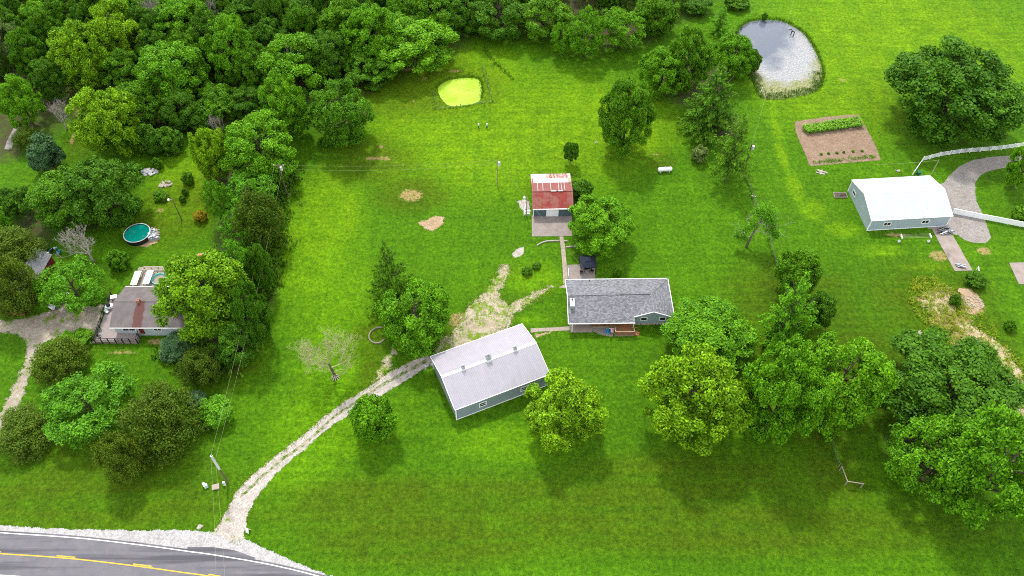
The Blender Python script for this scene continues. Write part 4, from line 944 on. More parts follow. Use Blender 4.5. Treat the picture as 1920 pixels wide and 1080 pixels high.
# car parked under the light maple
car = empty('parked_car', (-88.60, 97.87), R_(62), 'white car parked under the light green maple by the shed', 'car')
prof = [(-2.2,.35),(-2.25,.75),(-2.1,.92),(-1.5,.98),(-1.0,1.42),(.45,1.45),(1.15,1.0),(2.05,.88),(2.25,.62),(2.2,.35)]
m = MB(); n = len(prof)
for s, wd in ((-1,.88),(1,.88)): m.v += [(q[0], s*wd*(0.82 if q[1] > 1.2 else 1), q[1]) for q in prof]
m.f = [tuple(range(n)), tuple(range(2*n-1,n-1,-1))]+[(i,n+i,n+(i+1)%n,(i+1)%n) for i in range(n)]
m.build('body', MAT['car_white'], car)
for nm, q in (('windscreen', [(.50,-.66,1.42),(1.10,-.74,1.05),(1.10,.74,1.05),(.50,.66,1.42)]), ('rear_window', [(-1.05,.66,1.40),(-1.45,.74,1.05),(-1.45,-.74,1.05),(-1.05,-.66,1.40)])):
    MB().plate([(k[0]+(.02 if nm[0]=='w' else -.02),k[1],k[2]+.02) for k in q],.01).build(nm, MAT['dark_glass'], car)
for s in (-1,1): MB().plate([(k[0],s*(.90 if k[2]<1.2 else .755),k[2]) for k in ((-1.25,0,1.05),(.95,0,1.05),(.42,0,1.38),(-.95,0,1.38))][::s],.01).build('side_window', MAT['dark_glass'], car)
for x in (-1.4,1.35):
    for s in (-1,1):
        wh = MB().tube([(x,s*.72,.33),(x,s*.92,.33)],.33,16).build('wheel', MAT['rubber'], car)
        MB().tube([(x,s*.90,.33),(x,s*.925,.33)],.2,12).build('rim', MAT['galvanised'], wh)
for s in (-.6,.6): MB().box(2.2,2.27,s-.16,s+.16,.62,.76).build('headlight', MAT['tank_white'], car)
jk = empty('scrap_heap', (-96.34, 110.65), 0, 'heap of dark, white and blue scrap beyond the red shed', 'junk pile')
for mt_, sd in (('black_paint',1),('white_trim',2),('blue_plastic',3)):
    m = MB(); rr = random.Random(sd)
    for i in range(7):
        x, y, a = rr.uniform(-2.6,2.6)+ (1.4 if mt_[0]=='b' and sd==3 else 0), rr.uniform(-.8,.8), rr.uniform(.2,.5); m.bar((x-a,y,rr.uniform(.1,.5)),(x+a,y+rr.uniform(-.4,.4),rr.uniform(.2,.9)),a*.8,a*.6)
    m.build('scrap', MAT[mt_], jk)

# ---------------------------------------------------------------- gazebo and patio things behind the farmhouse
gz = empty('gazebo', (15.23, 106.48), R_(2), 'dark navy canopy gazebo on the patio behind the farmhouse', 'gazebo')
hs = 1.5
for zz, s0, s1, nm in ((2.15,hs+.12,.55,'canopy'),(2.85,.62,.02,'canopy_top')):
    h_ = .62 if nm == 'canopy' else .35
    MB().add([(-s0,-s0,zz),(s0,-s0,zz),(s0,s0,zz),(-s0,s0,zz),(-s1,-s1,zz+h_),(s1,-s1,zz+h_),(s1,s1,zz+h_),(-s1,s1,zz+h_),(-s0,-s0,zz-.2),(s0,-s0,zz-.2),(s0,s0,zz-.2),(-s0,s0,zz-.2)],
             [(0,1,5,4),(1,2,6,5),(2,3,7,6),(3,0,4,7),(4,5,6,7),(8,9,1,0),(9,10,2,1),(10,11,3,2),(11,8,0,3)]).build(nm, MAT['navy_cloth'], gz)
for x in (-hs,hs):
    for y in (-hs,hs): MB().box(x-.05,x+.05,y-.05,y+.05,0.06,2.16).build('post', MAT['black_paint'], gz)
table_set('patio_table', (14.98, 105.92), .06, 'dark table under the navy gazebo', 'black_paint', 'black_paint')
chair((16.14, 105.50), .06, 1.0, 'patio chair right of the gazebo table', 'black_paint')
chair((13.97, 105.22), .06, 2.6, 'patio chair at the open left corner of the gazebo', 'black_paint')
wr_ = empty('white_rail', (11.32, 104.80), R_(-5), 'short white handrail at the left edge of the back patio', 'rail')
MB().bar((0,-1,0),(0,-1,.9),.07).bar((0,1,0),(0,1,.9),.07).bar((0,-1,.9),(0,1,.9),.08).build('rail', MAT['white_trim'], wr_)
def kerb(pts, label, w=.22, h=.3):
    line = resample(smooth_line(pts, 8), .5, False); r = empty('stone_edging', (line[0][0],line[0][1]), 0, label, 'edging')
    for i in range(len(line)-1):
        a, b = line[i], line[i+1]; k = .93
        MB().bar((a[0]-line[0][0],a[1]-line[0][1],h/2-.02),(a[0]+(b[0]-a[0])*k-line[0][0],a[1]+(b[1]-a[1])*k-line[0][1],h/2-.02+.01*(i%3)),w,h).build('stone', MAT['limestone'], r)
kerb([(5.19, 112.56), (6.21, 113.30), (7.44, 113.75), (8.88, 113.84), (9.88, 113.87)], 'curved pale stone edging left of the garden walk')
kerb([(10.82, 113.75), (11.55, 113.84)], 'short pale stone edging right of the walk near the garage pad')
kerb([(11.20, 112.11), (12.58, 112.26), (14.02, 112.32)], 'straight pale stone edging running under the maple by the walk')
ring = smooth_line([(-24.76, 91.61), (-25.78, 91.55), (-26.63, 90.92), (-27.08, 89.92), (-26.92, 88.93), (-26.23, 88.20), (-25.41, 88.01), (-24.63, 88.26), (-24.09, 88.87)], 6)
kerb(ring, 'horseshoe of pale stones round a small flower bed near the bare tree', .22, .26)

# ---------------------------------------------------------------- poles, wires
def pole(base, h, label, rad=.15, arm=False, transformer=False, sleeve=None, lamp=None, lean=(0,0), mat='pole_wood'):
    r = empty('utility_pole', base, 0, label, 'pole')
    top = (lean[0], lean[1], h)
    MB().tube([(0,0,0),(lean[0]*.5,lean[1]*.5,h*.5),top],[rad,rad*.85,rad*.7],10).build('shaft', MAT[mat], r)
    if arm: MB().bar((top[0]-1.1,top[1],h-.35),(top[0]+1.1,top[1],h-.35),.13).build('crossarm', MAT['pole_wood'], r)
    if arm:
        for s in (-1,0,1): MB().tube([(top[0]+s,top[1],h-.29),(top[0]+s,top[1],h-.05)],.06,6).build('insulator', MAT['tank_white'], r)
    if transformer:
        MB().tube([(top[0]+.42,top[1]-.1,h-1.5),(top[0]+.42,top[1]-.1,h-.55)],.28,12).build('transformer', MAT['pipe_grey'], r)
    if sleeve: MB().tube([(lean[0]*sleeve,lean[1]*sleeve,h*sleeve),top],rad*1.25,10).build('sleeve', MAT['pipe_grey'], r)
    if lamp:
        MB().tube([(top[0],top[1],h-.2),(top[0]+lamp*.5,top[1],h+.1),(top[0]+lamp,top[1],h)],.05,6).build('lamp_arm', MAT['galvanised'], r)
        MB().lathe([(.001,.18),(.18,.15),(.3,-.12),(.001,-.12)],12,(top[0]+lamp,top[1],h)).build('lamp_head', MAT['tank_white'], r)
    return (base[0]+top[0], base[1]+top[1], h)
P1 = pole((-47.34, 59.74), 9.6, 'pole with grey upper sleeve on the verge left of the driveway mouth', .16, sleeve=.52)
P2 = pole((51.65, 133.96), 9.0, 'dark pole with white transformer on the fence line below the big pond', .15, transformer=True)
P3 = pole((-70.26, 119.85), 6.2, 'slim yard lamp pole on the lawn above the round pool', .11, lamp=-.8)
P4 = pole((-3.18, 130.39), 7.6, 'thin pole with transformer alone on the lawn left of the red roofed garage', .1, transformer=True, mat='weathered_wood')
P5 = pole((-49.09, 127.39), 9.0, 'pole with crossarm and grey transformer at the right edge of the hedgerow', .16, arm=True, transformer=True)
P6 = pole((3.08, 121.11), 5.6, 'grey lamp pole against the left side of the red roofed garage', .1, lamp=-.5, mat='weathered_wood')
P7 = pole((93.56, 133.69), 4.6, 'short pale pole behind the white barn', .1, mat='limestone')
def wire(name, a, b, sag, label, r=.009, mat='light_wire'):
    pts = []
    for i in range(15):
        f = i/14; pts.append((a[0]+(b[0]-a[0])*f, a[1]+(b[1]-a[1])*f, a[2]+(b[2]-a[2])*f-sag*4*f*(1-f)))
    tag(MB().tube(pts, r, 5).build(name, MAT[mat]), label, 'wire', 'overhead wires')
off = lambda p_, dx, dy=0, dz=-.3: (p_[0]+dx, p_[1]+dy, p_[2]+dz)
far_ = (*(-39.65, 40.29), 9.0)
wire('overhead_wire', off(P5,-.9), off(P1,-.1,0,-.1), 1.4, 'left of two overhead wires running down the hedgerow to the verge pole')
wire('overhead_wire', off(P5,.9), off(P1,.3,0,-1.3), 1.4, 'right of two overhead wires running down the hedgerow to the verge pole')
wire('overhead_wire', off(P1,-.1,0,-.1), (far_[0]-1.2,far_[1]-6,9), .7, 'left of two wires crossing the road from the verge pole')
wire('overhead_wire', off(P1,.3,0,-1.3), (far_[0],far_[1]-6,8), .7, 'right of two wires crossing the road from the verge pole')
wire('overhead_wire', off(P5,0,0,-.05), off(P4,0,0,0), 1.0, 'upper wire crossing the lawn between the crossarm pole and the garage lawn pole')
wire('overhead_wire', off(P5,.9,0,-1.2), off(P4,0,0,-.9), 1.2, 'lower wire crossing the lawn between the crossarm pole and the garage lawn pole')
wire('overhead_wire', off(P4,0,0,-.2), off(P6,0,0,-.1), .4, 'wire dropping from the thin lawn pole to the garage lamp pole')
wire('overhead_wire', off(P6,0,0,-.2), (15.6, 101.4, 3.2), .5, 'wire from the garage lamp pole to the farmhouse roof edge')
wire('overhead_wire', off(P2,0,0,-.1), (*(76.47, 199.53), 9.5), 1.0, 'long wire running up over the big pond from the transformer pole')
wire('overhead_wire', off(P7,0,0,-.1), (*(81.12, 135.82), 1.2), .2, 'low cord from the short pale pole towards the garden', .02, 'wire')

# ---------------------------------------------------------------- fences
vf = empty('rail_fence', (93.06, 138.34), 0, 'white four rail vinyl fence curving above the gravel drive', 'fence')
fp = [(89.54, 133.79), (93.03, 138.25), (95.02, 138.96), (97.34, 139.77), (99.84, 140.31), (102.34, 140.85), (104.86, 141.21), (107.32, 141.46), (109.88, 141.76), (112.41, 142.12), (115.25, 142.67), (118.17, 143.22), (121.47, 143.77)]
o = (93.06, 138.34)
for i, q in enumerate(fp):
    a = (q[0]-o[0], q[1]-o[1])
    MB().box(a[0]-.07,a[0]+.07,a[1]-.07,a[1]+.07,0,1.42).add([(a[0]-.1,a[1]-.1,1.42),(a[0]+.1,a[1]-.1,1.42),(a[0]+.1,a[1]+.1,1.42),(a[0]-.1,a[1]+.1,1.42),(a[0],a[1],1.52)],[(0,3,2,1),(0,1,4),(1,2,4),(2,3,4),(3,0,4)]).build('fence_post', MAT['vinyl_white'], vf)
    if i < len(fp)-1:
        b = (fp[i+1][0]-o[0], fp[i+1][1]-o[1])
        for z in (.3,.62,.94,1.26): MB().bar((a[0],a[1],z),(b[0],b[1],z),.05,.15).build('rail', MAT['vinyl_white'], vf)
pf = empty('privacy_fence', (94.33, 121.90), 0, 'solid white vinyl fence running right from the white barn across the gravel', 'fence')
o = (94.33, 121.90)
fp = [(94.33, 121.90), (96.40, 121.27), (98.46, 120.64), (100.62, 120.01), (102.77, 119.39), (105.01, 118.72), (107.24, 118.05), (109.67, 117.38)]
for i, q in enumerate(fp):
    a = (q[0]-o[0], q[1]-o[1])
    MB().box(a[0]-.07,a[0]+.07,a[1]-.07,a[1]+.07,0,1.5).build('fence_post', MAT['vinyl_white'], pf)
    if i < len(fp)-1:
        b = (fp[i+1][0]-o[0], fp[i+1][1]-o[1])
        MB().bar((a[0],a[1],.72),(b[0],b[1],.72),.06,1.3).build('fence_panel', MAT['vinyl_white'], pf)
        MB().bar((a[0],a[1],1.41),(b[0],b[1],1.41),.12,.08).build('top_rail', MAT['vinyl_white'], pf)
def wire_fence(pts, step, label, h=1.2, wires=(.5,1.0), rad=.05, lean=.08, mat='weathered_wood'):
    line = resample(pts, step, False); o = line[0]; r = empty('wire_fence', o, 0, label, 'fence'); rr = random.Random(len(line))
    tops = []
    for q in line:
        l_ = (rr.uniform(-lean,lean), rr.uniform(-lean,lean)); tops.append((q[0]-o[0], q[1]-o[1], l_))
        MB().tube([(q[0]-o[0],q[1]-o[1],0),(q[0]-o[0]+l_[0],q[1]-o[1]+l_[1],h*rr.uniform(.9,1.05))],rad,6).build('fence_post', MAT[mat], r)
    for z in wires:
        m = MB(); m.tube([(t_[0]+t_[2][0]*z/h, t_[1]+t_[2][1]*z/h, z) for t_ in tops], .014, 4); m.build('strand', MAT['galvanised'], r)
    return r
FENCE_R = [(52.07, 132.93), (52.52, 126.41), (53.06, 119.54), (53.74, 114.95), (53.55, 106.91)]
FENCE_R2 = [(54.33, 88.44), (54.61, 76.76), (54.86, 68.71), (55.09, 62.65)]
wire_fence(FENCE_R, 4.5, 'old wire fence line running down past the leaning tree')
wire_fence(FENCE_R2, 5.0, 'old wire fence line leading to the timber corner brace')
wire_fence([(-19.26, 162.57), (-18.31, 156.45), (-11.61, 157.65), (-4.67, 159.07), (-6.09, 165.93), (-7.44, 172.88)], 5.5, 'thin wire fence on dark posts around the algae covered pond', .9, (.4,.8), .035, .05, 'pole_wood')
cb = empty('corner_brace', (55.32, 59.31), 0, 'weathered timber corner brace of three posts and two rails in the lower lawn', 'fence')
o = (55.32, 59.31); A_, B2, C2 = (0,0), tuple(a-b for a,b in zip((55.07, 61.97), o)), tuple(a-b for a,b in zip((57.84, 58.89), o))
for q in (A_, B2, C2): MB().tube([(q[0],q[1],0),(q[0],q[1],1.5)],.1,8).build('post', MAT['weathered_wood'], cb)
for q in (B2, C2): MB().bar((0,0,1.4),(q[0],q[1],1.4),.13).build('rail', MAT['weathered_wood'], cb)

# ---------------------------------------------------------------- small things around the yards
def crate(name, xy, rz, dims, label, cat, mat, fill=None):
    r = empty(name, xy, rz, label, cat); a, b, h = dims
    for s in (-1,1):
        MB().box(-a,a,s*b-.04,s*b+.04,0,h).build('side_board', MAT[mat], r); MB().box(s*a-.04,s*a+.04,-b+.05,b-.05,0,h).build('end_board', MAT[mat], r)
    if fill:
        m = MB(); rr = random.Random(5)
        for i in range(14): m.tube([(-a*.85,rr.uniform(-b*.7,b*.7),h*.6),(a*.85,rr.uniform(-b*.7,b*.7),h*.6+rr.uniform(0,.35))],.1,6)
        m.build('logs', MAT[fill], r)
    return r
crate('raised_bed', (71.67, 127.23), 0, (1.35,.7,.35), 'small timber raised bed heaped with logs left of the white barn', 'raised bed', 'limestone', 'bark')
hb = empty('bed_frame', (84.44, 115.10), R_(2), 'long low frame with white ends and wire sides in front of the white barn', 'frame')
for s in (-1,1): MB().box(s*3.05-.1,s*3.05+.1,-.55,.55,0,.35).build('end_board', MAT['vinyl_white'], hb)
for y in (-.5,-.15,.2,.5): MB().tube([(-3.0,y,.3),(3.0,y,.3)],.025,5).build('side_wire', MAT['wire'], hb)
for (xy_,lab) in (((80.37, 113.60),'white bucket left below the low wire frame'),((86.53, 113.60),'white bucket right below the low wire frame')):
    r = empty('bucket', xy_, 0, lab, 'bucket'); MB().lathe([(.001,0),(.2,0),(.26,.45),(.23,.45),(.18,.06),(.001,.06)],14).build('pail', MAT['tank_white'], r)
    MB().tube([(-.25,0,.42),(0,0,.62),(.25,0,.42)],.02,5).build('handle', MAT['galvanised'], r)
def heap(name, xy, rz, n, rx, ry, hh, label, mats, seed):
    r = empty(name, xy, rz, label, 'junk pile')
    for k, mt_ in enumerate(mats):
        rr = random.Random(seed+k); m = MB()
        for i in range(n):
            x, y = rr.uniform(-rx,rx), rr.uniform(-ry,ry); a = rr.uniform(.3,.9)
            z0 = rr.uniform(.05,hh); m.bar((x-a,y-rr.uniform(-.4,.4),z0),(x+a,y+rr.uniform(-.4,.4),rr.uniform(.05,hh)),rr.uniform(.05,.3),rr.uniform(.03,.15))
        m.build('boards', MAT[mt_], r)
heap('scrap_metal', (90.81, 116.46), R_(8), 10, 1.3, .7, .9, 'pile of grey scrap metal at the right front corner of the white barn', ('junk_grey','galvanised','black_paint'), 40)
heap('scrap_metal', (90.93, 107.05), R_(-20), 6, .35, .35, .5, 'small grey metal bundle on the end of the concrete slab', ('junk_grey','galvanised'), 50)
lp = empty('leaning_board', (93.91, 104.52), R_(-12), 'leaning white board beside the small dark bush past the slab', 'board'); MB().bar((0,-.4,.1),(-.4,1.4,1.1),.18,.08).bar((-.4,1.4,0),(-.4,1.4,1.1),.1).build('board', MAT['vinyl_white'], lp)
tc = empty('wheeled_bin', (90.73, 133.79), 0, 'green wheeled bin between the white fence and the white barn', 'bin')
MB().add([(-.28,-.3,.08),(.28,-.3,.08),(.28,.3,.08),(-.28,.3,.08),(-.36,-.4,1.0),(.36,-.4,1.0),(.36,.4,1.0),(-.36,.4,1.0)],[(0,3,2,1),(4,5,6,7),(0,1,5,4),(1,2,6,5),(2,3,7,6),(3,0,4,7)]).build('bin_body', MAT['green_plastic'], tc)
MB().box(-.4,.4,-.44,.44,1.01,1.1).build('lid', MAT['green_plastic'], tc)
for s in (-1,1): MB().tube([(s*.3,.32,.12),(s*.38,.32,.12)],.12,10).build('wheel', MAT['rubber'], tc)
ub = empty('utility_cabinet', (-49.10, 58.89), R_(15), 'tan square utility vault lid left of the sleeved pole', 'utility box'); MB().box(-.55,.55,-.42,.42,0,.28).build('cabinet', MAT['limestone'], ub); MB().box(-.6,.6,-.47,.47,.28,.34).build('lid', MAT['walk_concrete'], ub)
um = empty('service_pedestal', (-50.72, 58.98), R_(30), 'pale green service pedestal leftmost on the verge', 'utility box'); MB().box(-.3,.3,-.25,.25,0,.75).build('cabinet', plain('pale_green_paint', (0.42,0.56,0.48), .5), um); MB().box(-.35,.05,.1,.45,0,1.0).build('lid', MAT['tank_white'], um)
mt = empty('electric_meter', (-47.50, 59.65), 0, 'white meter box at the foot of the sleeved pole', 'utility box'); MB().box(-.42,-.05,-.45,-.15,0,1.0).build('meter_box', MAT['tank_white'], mt); MB().tube([(-.25,-.45,.75),(-.25,-.55,.75)],.14,12).build('dial', MAT['galvanised'], mt)
sg = empty('sign_stand', (-42.18, 51.38), R_(-25), 'white folding sign stand right of the driveway mouth', 'sign'); MB().plate([(-.3,-.35,0),(.3,-.35,0),(.3,0,1.15),(-.3,0,1.15)],.04).build('front_board', MAT['white_trim'], sg); MB().plate([(.3,.35,0),(-.3,.35,0),(-.3,.03,1.15),(.3,.03,1.15)],.04).build('back_board', MAT['white_trim'], sg)
for xy_, lab in (((-7.86, 149.78),'left of two small white marker posts on the lawn below the algae pond'),((-5.91, 149.78),'right of two small white marker posts on the lawn below the algae pond')):
    r = empty('marker_post', xy_, 0, lab, 'post', 'white marker posts'); MB().tube([(0,0,0),(0,0,.85)],.16,8).build('base', MAT['green_plastic'], r); MB().tube([(0,0,.85),(0,0,1.3)],.18,8).build('cap', MAT['tank_white'], r)
for k, xy_ in enumerate(((73.98, 187.95), (74.36, 187.10))):
    r = empty('ladder_rail', xy_, R_(20), ('left' if k == 0 else 'right')+' of two dark bent rails standing in the big pond', 'rail', 'pond ladder rails'); r.location.z = -.42
    MB().tube(smooth_line([(0,0,-.3),(.15,0,1.0),(-.05,.05,1.55),(-.75,.25,1.6)],5),.12,6).build('bent_rail', MAT['black_paint'], r)
wp = empty('white_pipe', (61.35, 163.40), R_(10), 'white overflow pipe leaning in the reeds at the near left pond bank', 'pipe'); MB().tube([(0,0,-.3),(.2,.3,1.1)],.1,8).build('pipe', MAT['tank_white'], wp)
# ---------------------------------------------------------------- vegetation
def leaf_mat(name, c0, c1, trans=0.22, vary=0.12):
    t = NT(name)
    oi = t.n('ObjectInfo').outputs['Random']; tint = t.attr('tint')
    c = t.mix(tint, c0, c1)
    c = t.mix(1.0, c, t.mix(oi, (1-vary*1.6,1-vary,0.9), (1+vary*1.4,1+vary,1.1)), 'MULTIPLY')
    b = t.n('BsdfPrincipled', None, Base_Color=c, Roughness=0.55); b.inputs['Specular IOR Level'].default_value = 0.10
    tr = t.n('BsdfTranslucent', None, Color=t.mix(1.0, c, (1.25,1.2,0.5), 'MULTIPLY'))
    mx = t.n('MixShader', None, i0=trans, i1=b.outputs[0], i2=tr.outputs[0])
    t.t.links.new(mx.outputs[0], t.out.inputs['Surface']); MAT[name] = t.m
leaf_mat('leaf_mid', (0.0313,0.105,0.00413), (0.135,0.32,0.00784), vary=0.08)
leaf_mat('leaf_bright', (0.0401,0.137,0.00402), (0.176,0.416,0.00854), vary=0.08)
leaf_mat('leaf_yellow', (0.0424,0.122,0.00273), (0.274,0.503,0.00914), vary=0.08)
leaf_mat('leaf_dark', (0.026,0.0885,0.00467), (0.0986,0.24,0.00864), vary=0.08)
leaf_mat('leaf_light', (0.0356,0.126,0.00547), (0.154,0.399,0.012), vary=0.08)
leaf_mat('leaf_cedar', (0.0374,0.0792,0.0055), (0.125,0.2,0.0112), 0.15)
leaf_mat('leaf_spruce', (0.034,0.102,0.00595), (0.115,0.265,0.01), 0.2)
leaf_mat('leaf_blue', (0.04,0.11,0.04), (0.11,0.21,0.075))
leaf_mat('leaf_pale', (0.08,0.14,0.03), (0.22,0.31,0.08))
leaf_mat('leaf_orange', (0.13,0.16,0.01), (0.48,0.33,0.02))
leaf_mat('corn_leaf', (0.07,0.2,0.008), (0.2,0.4,0.02))
leaf_mat('weed_leaf', (0.15,0.26,0.008), (0.44,0.5,0.06), 0.35)
leaf_mat('dark_weed', (0.039,0.12,0.0075), (0.105,0.21,0.014), 0.2)

def leaves_mesh(name, C, N, size, aspect, tint, seed, along=None):
    """diamond leaves: centres C, normals N, half length size"""
    rs = np.random.RandomState(seed); n = len(C)
    N = N/np.maximum(np.linalg.norm(N, axis=1, keepdims=True), 1e-6)
    T = rs.normal(size=(n,3)) if along is None else along+rs.normal(size=(n,3))*0.35
    T -= N*(T*N).sum(1, keepdims=True); T /= np.maximum(np.linalg.norm(T, axis=1, keepdims=True), 1e-6)
    B = np.cross(N, T); s = (size*rs.uniform(0.65,1.3,(n,1)))
    V = np.stack([C-T*s, C-B*s*aspect+N*s*0.12, C+T*s, C+B*s*aspect+N*s*0.12], 1).reshape(-1,3)
    me = bpy.data.meshes.new(name)
    me.vertices.add(n*4); me.vertices.foreach_set('co', V.ravel())
    me.loops.add(n*4); me.loops.foreach_set('vertex_index', np.arange(n*4, dtype=np.int32))
    me.polygons.add(n); me.polygons.foreach_set('loop_start', np.arange(0, n*4, 4, dtype=np.int32))
    me.update(calc_edges=True)
    me.attributes.new('tint', 'FLOAT', 'FACE').data.foreach_set('value', np.clip(tint,0,1).astype(np.float32))
    me.materials.append(MAT['leaf_mid'])
    return me

def unit_dirs(n, rs):
    d = rs.normal(size=(n,3)); return d/np.linalg.norm(d, axis=1, keepdims=True)

def broad_crown(seed, nbough=17, npuff=8, per=230, leaf=0.036, loose=0.0, br=(0.22,0.36), pr=(0.10,0.18), ov=0.50):
    """boughs set the uneven outline, leaf puffs sit on the outer side of each bough, dark gaps stay between them"""
    rs = np.random.RandomState(seed); Cs, Ns, tn = [], [], []; boughs = []
    tries = 0
    while len(boughs) < nbough and tries < 900:
        tries += 1; d = unit_dirs(1, rs)[0]
        if d[2] < -0.8: continue
        r = rs.uniform(*br); c = d*(rs.uniform(0.82,1.0)-r*0.85)
        if any(np.linalg.norm(c-b[0]) < (r+b[1])*ov for b in boughs): continue
        boughs.append((c, r))
    boughs += [(np.array([0,0,0.1]), 0.55), (np.array([0,0,-0.25]), 0.5)]
    for c, r in boughs:
        od = c/max(np.linalg.norm(c),1e-3); k = int(npuff*(r/0.30)**2); tb = rs.normal(0,0.10)
        for _ in range(max(4,k)):
            d = unit_dirs(1, rs)[0]
            if d.dot(od)*0.8+d[2]*0.5 < rs.uniform(-0.5,0.4): continue
            q = rs.uniform(*pr); pc = c+d*(r-q*0.5); n = int(per*(q/0.13)**2)
            e_ = unit_dirs(n*2, rs); keep = e_.dot(d)*0.6+e_[:,2]*0.45 > rs.uniform(-0.8,0.3,n*2); e_ = e_[keep][:n]; n = len(e_)
            rad = q*rs.uniform(0.35,1.1,(n,1))*(1+loose*rs.normal(size=(n,1)))
            Cs.append(pc+e_*rad*np.array([1,1,0.8])); Ns.append(e_*0.7+d*0.35+np.array([0,0,0.4])+rs.normal(size=(n,3))*0.5)
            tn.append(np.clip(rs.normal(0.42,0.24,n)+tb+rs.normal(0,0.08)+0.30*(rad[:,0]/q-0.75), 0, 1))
    C = np.concatenate(Cs); N = np.concatenate(Ns); tint = np.concatenate(tn)
    C[:,:2] /= np.percentile(np.abs(C[:,:2]), 98.5); C[:,2] /= np.percentile(np.abs(C[:,2]), 98.5)
    # leaves of one twig share their tone and their tilt
    cell = np.floor((C+rs.normal(size=C.shape)*leaf*0.35)/(leaf*2.6)).astype(int)
    key = (cell[:,0]*73856093 ^ cell[:,1]*19349663 ^ cell[:,2]*83492791) % 4096
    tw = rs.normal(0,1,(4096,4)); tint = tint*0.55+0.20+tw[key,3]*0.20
    N = N/np.linalg.norm(N,axis=1,keepdims=True)+tw[key,:3]*0.42
    return leaves_mesh('crown', C, N, leaf, 0.62, tint, seed)

def spruce_crown(seed, levels=15, loose=0.25, leaf=0.05, droop=0.25, fine=95):
    rs = np.random.RandomState(seed); Cs, Ns, Al, tn = [], [], [], []
    for i in range(levels):
        f = i/(levels-1); z = -1+1.96*f; R0 = (1-f)**0.75*(0.97 if i else 0.8)+0.05
        nb = int(6+8*(1-f))
        for b in range(nb):
            a = rs.uniform(0,6.28); R1 = R0*rs.uniform(1-loose*1.6,1.1); n = max(8,int(fine*R1*1.3))
            t_ = rs.uniform(0.05,1,n)**0.7; d = np.array([math.cos(a),math.sin(a)])
            side = rs.normal(size=n)*0.10*(0.4+R1)*(1.15-t_); zz = z-droop*0.32*t_**1.6*R1+0.10*t_**3+rs.normal(size=n)*0.022
            x = d[0]*t_*R1-d[1]*side; y = d[1]*t_*R1+d[0]*side
            Cs.append(np.stack([x,y,zz],1)); Al.append(np.tile([d[0],d[1],-0.25],(n,1)))
            Ns.append(np.tile([d[0]*0.3,d[1]*0.3,1.0],(n,1))+rs.normal(size=(n,3))*0.45); tn.append(np.clip(0.2+0.5*t_+rs.normal(0,.18,n)+rs.normal(0,.1),0,1))
    C = np.concatenate(Cs); C[:,:2] /= np.percentile(np.abs(C[:,:2]), 98)
    return leaves_mesh('crown', C, np.concatenate(Ns), leaf, 0.45, np.concatenate(tn), seed, np.concatenate(Al))

def cedar_crown(seed, n=150, per=210, leaf=0.044):
    rs = np.random.RandomState(seed); Cs, Ns, Al, tn = [], [], [], []
    for i in range(n):
        z = rs.uniform(-0.95,0.9); R0 = math.sqrt(max(0.02,1-((z+0.35)/1.35)**2)); a = rs.uniform(0,6.28); k = rs.uniform(0.25,0.88)
        c = np.array([math.cos(a)*R0*k, math.sin(a)*R0*k, z]); r = rs.uniform(0.16,0.30)
        d = unit_dirs(per, rs); d = d[d[:,2] > rs.uniform(-0.7,0.2,per)]; m_ = len(d)
        Cs.append(c+d*r*rs.uniform(0.5,1.1,(m_,1))*np.array([.8,.8,1.25])); Ns.append(d+rs.normal(size=(m_,3))*0.5)
        od = np.array([c[0],c[1],0]); Al.append(np.tile(od*0.7+np.array([0,0,0.9]),(m_,1))); tn.append(np.clip(rs.normal(.4,.22,m_)+rs.normal(0,.12),0,1))
    C = np.concatenate(Cs); C[:,:2] /= np.percentile(np.abs(C[:,:2]), 98); C[:,2] /= np.percentile(np.abs(C[:,2]), 98.5)
    return leaves_mesh('crown', C, np.concatenate(Ns), leaf, 0.38, np.concatenate(tn), seed, np.concatenate(Al))

def branch_tree(mb, rr, p, d, L, r, depth, up=0.15, kids=3, minr=0.004):
    """recursive tapering limbs"""
    n = 4; pts = [Vector(p)]; dd = Vector(d).normalized()
    for i in range(n):
        dd = (dd+Vector((rr.uniform(-.2,.2),rr.uniform(-.2,.2),rr.uniform(-.08,.12)+up*.3))).normalized(); pts.append(pts[-1]+dd*L/n)
    rads = [max(minr, r*(1-0.5*i/n)) for i in range(n+1)]
    mb.tube(pts, rads, 5 if depth > 1 else 4 if depth == 1 else 3, cap=False)
    if depth == 0: return
    for k in range(kids if depth < 3 else kids+1):
        i = rr.choice((2,3,4)) if k else 4
        ax = Vector((rr.uniform(-1,1),rr.uniform(-1,1),rr.uniform(-.3,.5))).normalized()
        nd = (dd*rr.uniform(.5,.9)+ax*rr.uniform(.6,1.0)+Vector((0,0,up))).normalized()
        branch_tree(mb, rr, pts[i], nd, L*rr.uniform(.55,.78), rads[i]*rr.uniform(.5,.72), depth-1, up, kids, minr)

